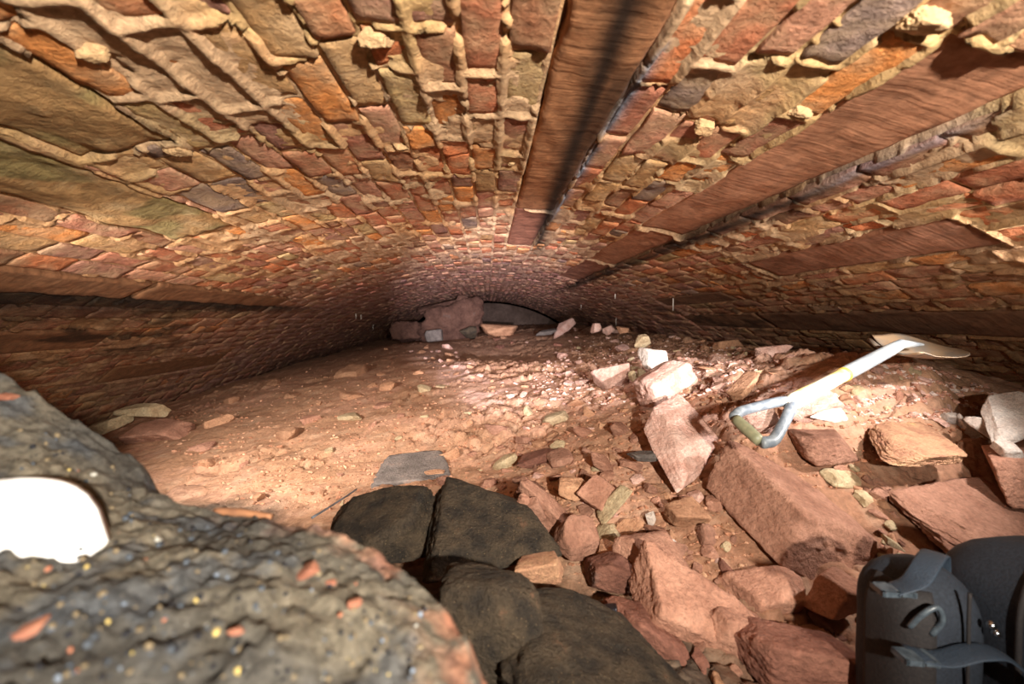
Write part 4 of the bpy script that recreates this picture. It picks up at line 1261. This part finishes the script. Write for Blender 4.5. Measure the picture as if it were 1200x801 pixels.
def pouch(cx, cy, z0, z1, rx, ry, dome, n=4.0, lean=(0, 0), rings=22, seg=56):
    v, f = [], []
    for i in range(rings):
        t = i / (rings - 1)
        if t < .12: k = .9 + .1 * t / .12
        else: k = 1.0 + 0.03 * math.sin(t * 3.1)
        if t > 1 - dome:
            q = (t - (1 - dome)) / dome
            k *= math.sqrt(max(0.0, 1 - q ** 2.4))
        z = z0 + (z1 - z0) * t
        k = max(k, 0.02)
        for a in range(seg):
            an = 2 * math.pi * a / seg
            c, s = math.cos(an), math.sin(an)
            r = (abs(c) ** n + abs(s) ** n) ** (-1 / n)
            wr = 1 + 0.012 * math.sin(an * 5 + t * 9)
            v.append((cx + lean[0] * t + rx * k * r * c * wr, cy + lean[1] * t + ry * k * r * s * wr, z))
    for i in range(rings - 1):
        for a in range(seg):
            a2 = (a + 1) % seg
            f.append((i * seg + a, i * seg + a2, (i + 1) * seg + a2, (i + 1) * seg + a))
    f.append(tuple(range(seg - 1, -1, -1))); f.append(tuple((rings - 1) * seg + a for a in range(seg)))
    return v, f


bag = empty('camera_bag', (0, 0, 0), 'black nylon camera bag with buckled straps at the lower right corner', 'bag')
v, f = pouch(.632, .60, -.64, -.358, .068, .062, .30, 3.0, (0, .012))
new_obj('side_pouch', v, f, M_FAB, bag)
v, f = pouch(.835, .57, -.64, -.33, .108, .12, .34, 3.2, (.0, .01))
body = new_obj('main_compartment', v, f, M_FAB, bag)
def pouch_pt(cx, cy, z0, z1, rx, ry, dome, n, an, t, off=0.0):
    k = 1.0 + 0.03 * math.sin(t * 3.1)
    if t > 1 - dome:
        k *= math.sqrt(max(0.0, 1 - ((t - (1 - dome)) / dome) ** 2.4))
    k = max(k, .02)
    c, s_ = math.cos(an), math.sin(an)
    r = (abs(c) ** n + abs(s_) ** n) ** (-1 / n)
    return (cx + (rx * k + off) * r * c, cy + .01 * t + (ry * k + off) * r * s_, z0 + (z1 - z0) * t + off * .5 * max(0, (t - (1 - dome)) / dome))


MC = (.835, .57, -.64, -.33, .108, .12, .34, 3.2)
for deg in (196, 207, 222, 262):                                  # piping seams running over the lid and down
    tube('piping', [pouch_pt(*MC, math.radians(deg), t, .002) for t in np.linspace(.05, .985, 40)], .0042, M_FAB2, body, seg=8)
pan_v, pan_f = [], []
SP = (.632, .60, -.64, -.358, .068, .062, .30, 3.0)
na, nt_ = 18, 22
for lay in (0.004, -0.004):
    for a in range(na):
        for t in range(nt_):
            pan_v.append(pouch_pt(*SP, math.radians(165 + 78 * a / (na - 1)), .15 + .76 * t / (nt_ - 1), lay))
for a in range(na - 1):
    for t in range(nt_ - 1):
        q = a * nt_ + t
        pan_f.append((q, q + nt_, q + nt_ + 1, q + 1)); q2 = q + na * nt_; pan_f.append((q2, q2 + 1, q2 + nt_ + 1, q2 + nt_))
rg2 = [a * nt_ for a in range(na)] + [(na - 1) * nt_ + t for t in range(1, nt_)] + [a * nt_ + nt_ - 1 for a in range(na - 2, -1, -1)] + [t for t in range(nt_ - 2, 0, -1)]
for k in range(len(rg2)):
    a, b = rg2[k], rg2[(k + 1) % len(rg2)]
    pan_f.append((b, a, a + na * nt_, b + na * nt_))
new_obj('pouch_panel', pan_v, pan_f, M_FAB2, bag)
# strap loop over the pouch, from its left side to its back right
def strap(name, pts_, wdt, mat, parent):
    path = spline(pts_, 8)
    return tube(name, path, wdt, mat, parent, seg=12, flat=(.10, 1.0))


st = strap('strap', [(.545, .565, -.378), (.575, .560, -.362), (.61, .575, -.345), (.65, .60, -.345), (.69, .63, -.365), (.705, .64, -.40)], .016, M_STRAP, bag)
st2 = strap('strap', [(.545, .535, -.452), (.585, .525, -.455), (.63, .522, -.445), (.675, .520, -.452), (.715, .50, -.495), (.735, .475, -.56)], .017, M_STRAP, bag)


def buckle(cx, cy, cz, yawd, tilt, parent):
    """side-release buckle: shell with slots, two prongs and a centre guide"""
    Mx = Matrix.Translation((cx, cy, cz)) @ Euler((0, math.radians(tilt), math.radians(yawd))).to_matrix().to_4x4()

    def bx(x0, x1, y0, y1, z0, z1):
        vv = [(x, y, z) for x in (x0, x1) for y in (y0, y1) for z in (z0, z1)]
        ff = [(0, 1, 3, 2), (4, 6, 7, 5), (0, 4, 5, 1), (2, 3, 7, 6), (0, 2, 6, 4), (1, 5, 7, 3)]
        return [tuple(Mx @ Vector(q)) for q in vv], ff
    V2, F2 = [], []
    for b in [(-.022, .004, -.013, -.009, -.004, .004), (-.022, .004, .009, .013, -.004, .004), (-.022, .004, -.009, .009, .002, .0045), (-.022, -.017, -.013, .013, -.004, .004), (.0, .004, -.013, .013, -.004, .004)]:
        a, q = bx(*b); F2 += [tuple(i + len(V2) for i in t) for t in q]; V2 += a
    o1 = new_obj('buckle', V2, F2, M_BUCK, parent, smooth=False)
    V2, F2 = [], []
    for b in [(.006, .024, -.013, -.008, -.003, .003), (.006, .024, .008, .013, -.003, .003), (.019, .026, -.013, .013, -.004, .004), (-.012, .020, -.003, .003, -.003, .002)]:
        a, q = bx(*b); F2 += [tuple(i + len(V2) for i in t) for t in q]; V2 += a
    new_obj('buckle_insert', V2, F2, M_BUCK, o1, smooth=False)


buckle(.545, .565, -.378, -8, 0, bag)
buckle(.548, .530, -.455, -4, 4, bag)
tube('handle_loop', spline([(.565, .555, -.43), (.572, .545, -.405), (.59, .54, -.39), (.60, .54, -.41), (.59, .545, -.435)], 8), .004, M_BUCK, bag, seg=8)
for k in range(2):
    bvx = [(.668 + .008 * k, .533, -.415 - .012 * k)]
    v, f = ico(2)
    new_obj('snap_stud', v * .006 + np.array(bvx[0]), f, plain_mat('chrome_stud', lin(180, 182, 186), .2, 1.0), bag)
tube('seam', spline([(.640, .540, -.37), (.638, .537, -.42), (.64, .536, -.50), (.645, .536, -.58)], 6), .0025, M_FAB2, bag, seg=6)

bag.location = (0.062, 0.025, -0.03)

# ------------------------------------------------------------------ twig, rod, stalactites, mortar lumps
Pt0, Pt1 = mound_hit(254, 612), mound_hit(316, 618)
Pt0 = W(252, 599, .485); Pt1 = W(318, 606, .475)
o = tube('twig', spline([Pt0, (Pt0 + Pt1) / 2 + np.array([0, 0, .002]), Pt1], 6), [.0045] * 6 + [.0038] * 7, plain_mat('brown_wood', lin(156, 108, 74), .8, c2=lin(120, 80, 56)), seg=8)
tag(o, 'short brown twig lying on the crest of the soil mound', 'twig')
o = tube('thin_rod', spline([W(366, 606, 1.0), W(392, 590, 1.25), W(418, 573, 1.5)], 6), .003, plain_mat('grey_rod', lin(120, 122, 128), .5), seg=8)
tag(o, 'thin grey rod sticking out behind the soil mound', 'rod')


def vault_hit(px, py):
    d = ray(px, py)
    a = d[0] ** 2 + d[2] ** 2; b = -2 * ZC * d[2]; c = ZC * ZC - R * R
    t = (-b + math.sqrt(b * b - 4 * a * c)) / (2 * a)
    return d * t


M_STRAW = plain_mat('white_calcite', lin(220, 214, 204), .4)
for (px, py, ln, r0) in [(789, 349, 15, .004), (721, 344, 6, .006), (722, 372, 9, .004), (417, 368, 5, .006), (423, 369, 5, .006), (437, 380, 6, .005), (681, 357, 4, .006)]:
    P = vault_hit(px, py); L_ = ln * P[1] / F
    tube('stalactite', [P + np.array([0, 0, .02]), P, P - np.array([0, 0, L_ * .5]), P - np.array([0, 0, L_])], [r0 * 1.3, r0, r0 * .8, r0 * .5], M_STRAW, ceiling, seg=6)
for k, (px, py, w) in enumerate([(826, 146, 26), (870, 152, 15), (110, 55, 34), (440, 42, 40), (1085, 20, 50), (205, 172, 26), (470, 170, 18), (935, 128, 30), (600, 190, 10)]):
    P = vault_hit(px, py)
    inw = np.array([-P[0], 0, ZC - P[2]]); inw /= np.linalg.norm(inw)
    size = w * P[1] / F
    v, f = rock_verts((size, size * .7, size * .55), 300 + k, 4, p=9, rough=.22)
    q = np.array(Vector((0, 0, -1)).rotation_difference(Vector(inw)).to_matrix())
    n_ = len(v)
    new_obj('mortar_lump', v @ q.T + P + inw * size * .10, f, M_MORTAR, ceiling, cols=np.tile([*lin(184, 150, 110), 0], (n_, 1)), loc=P)
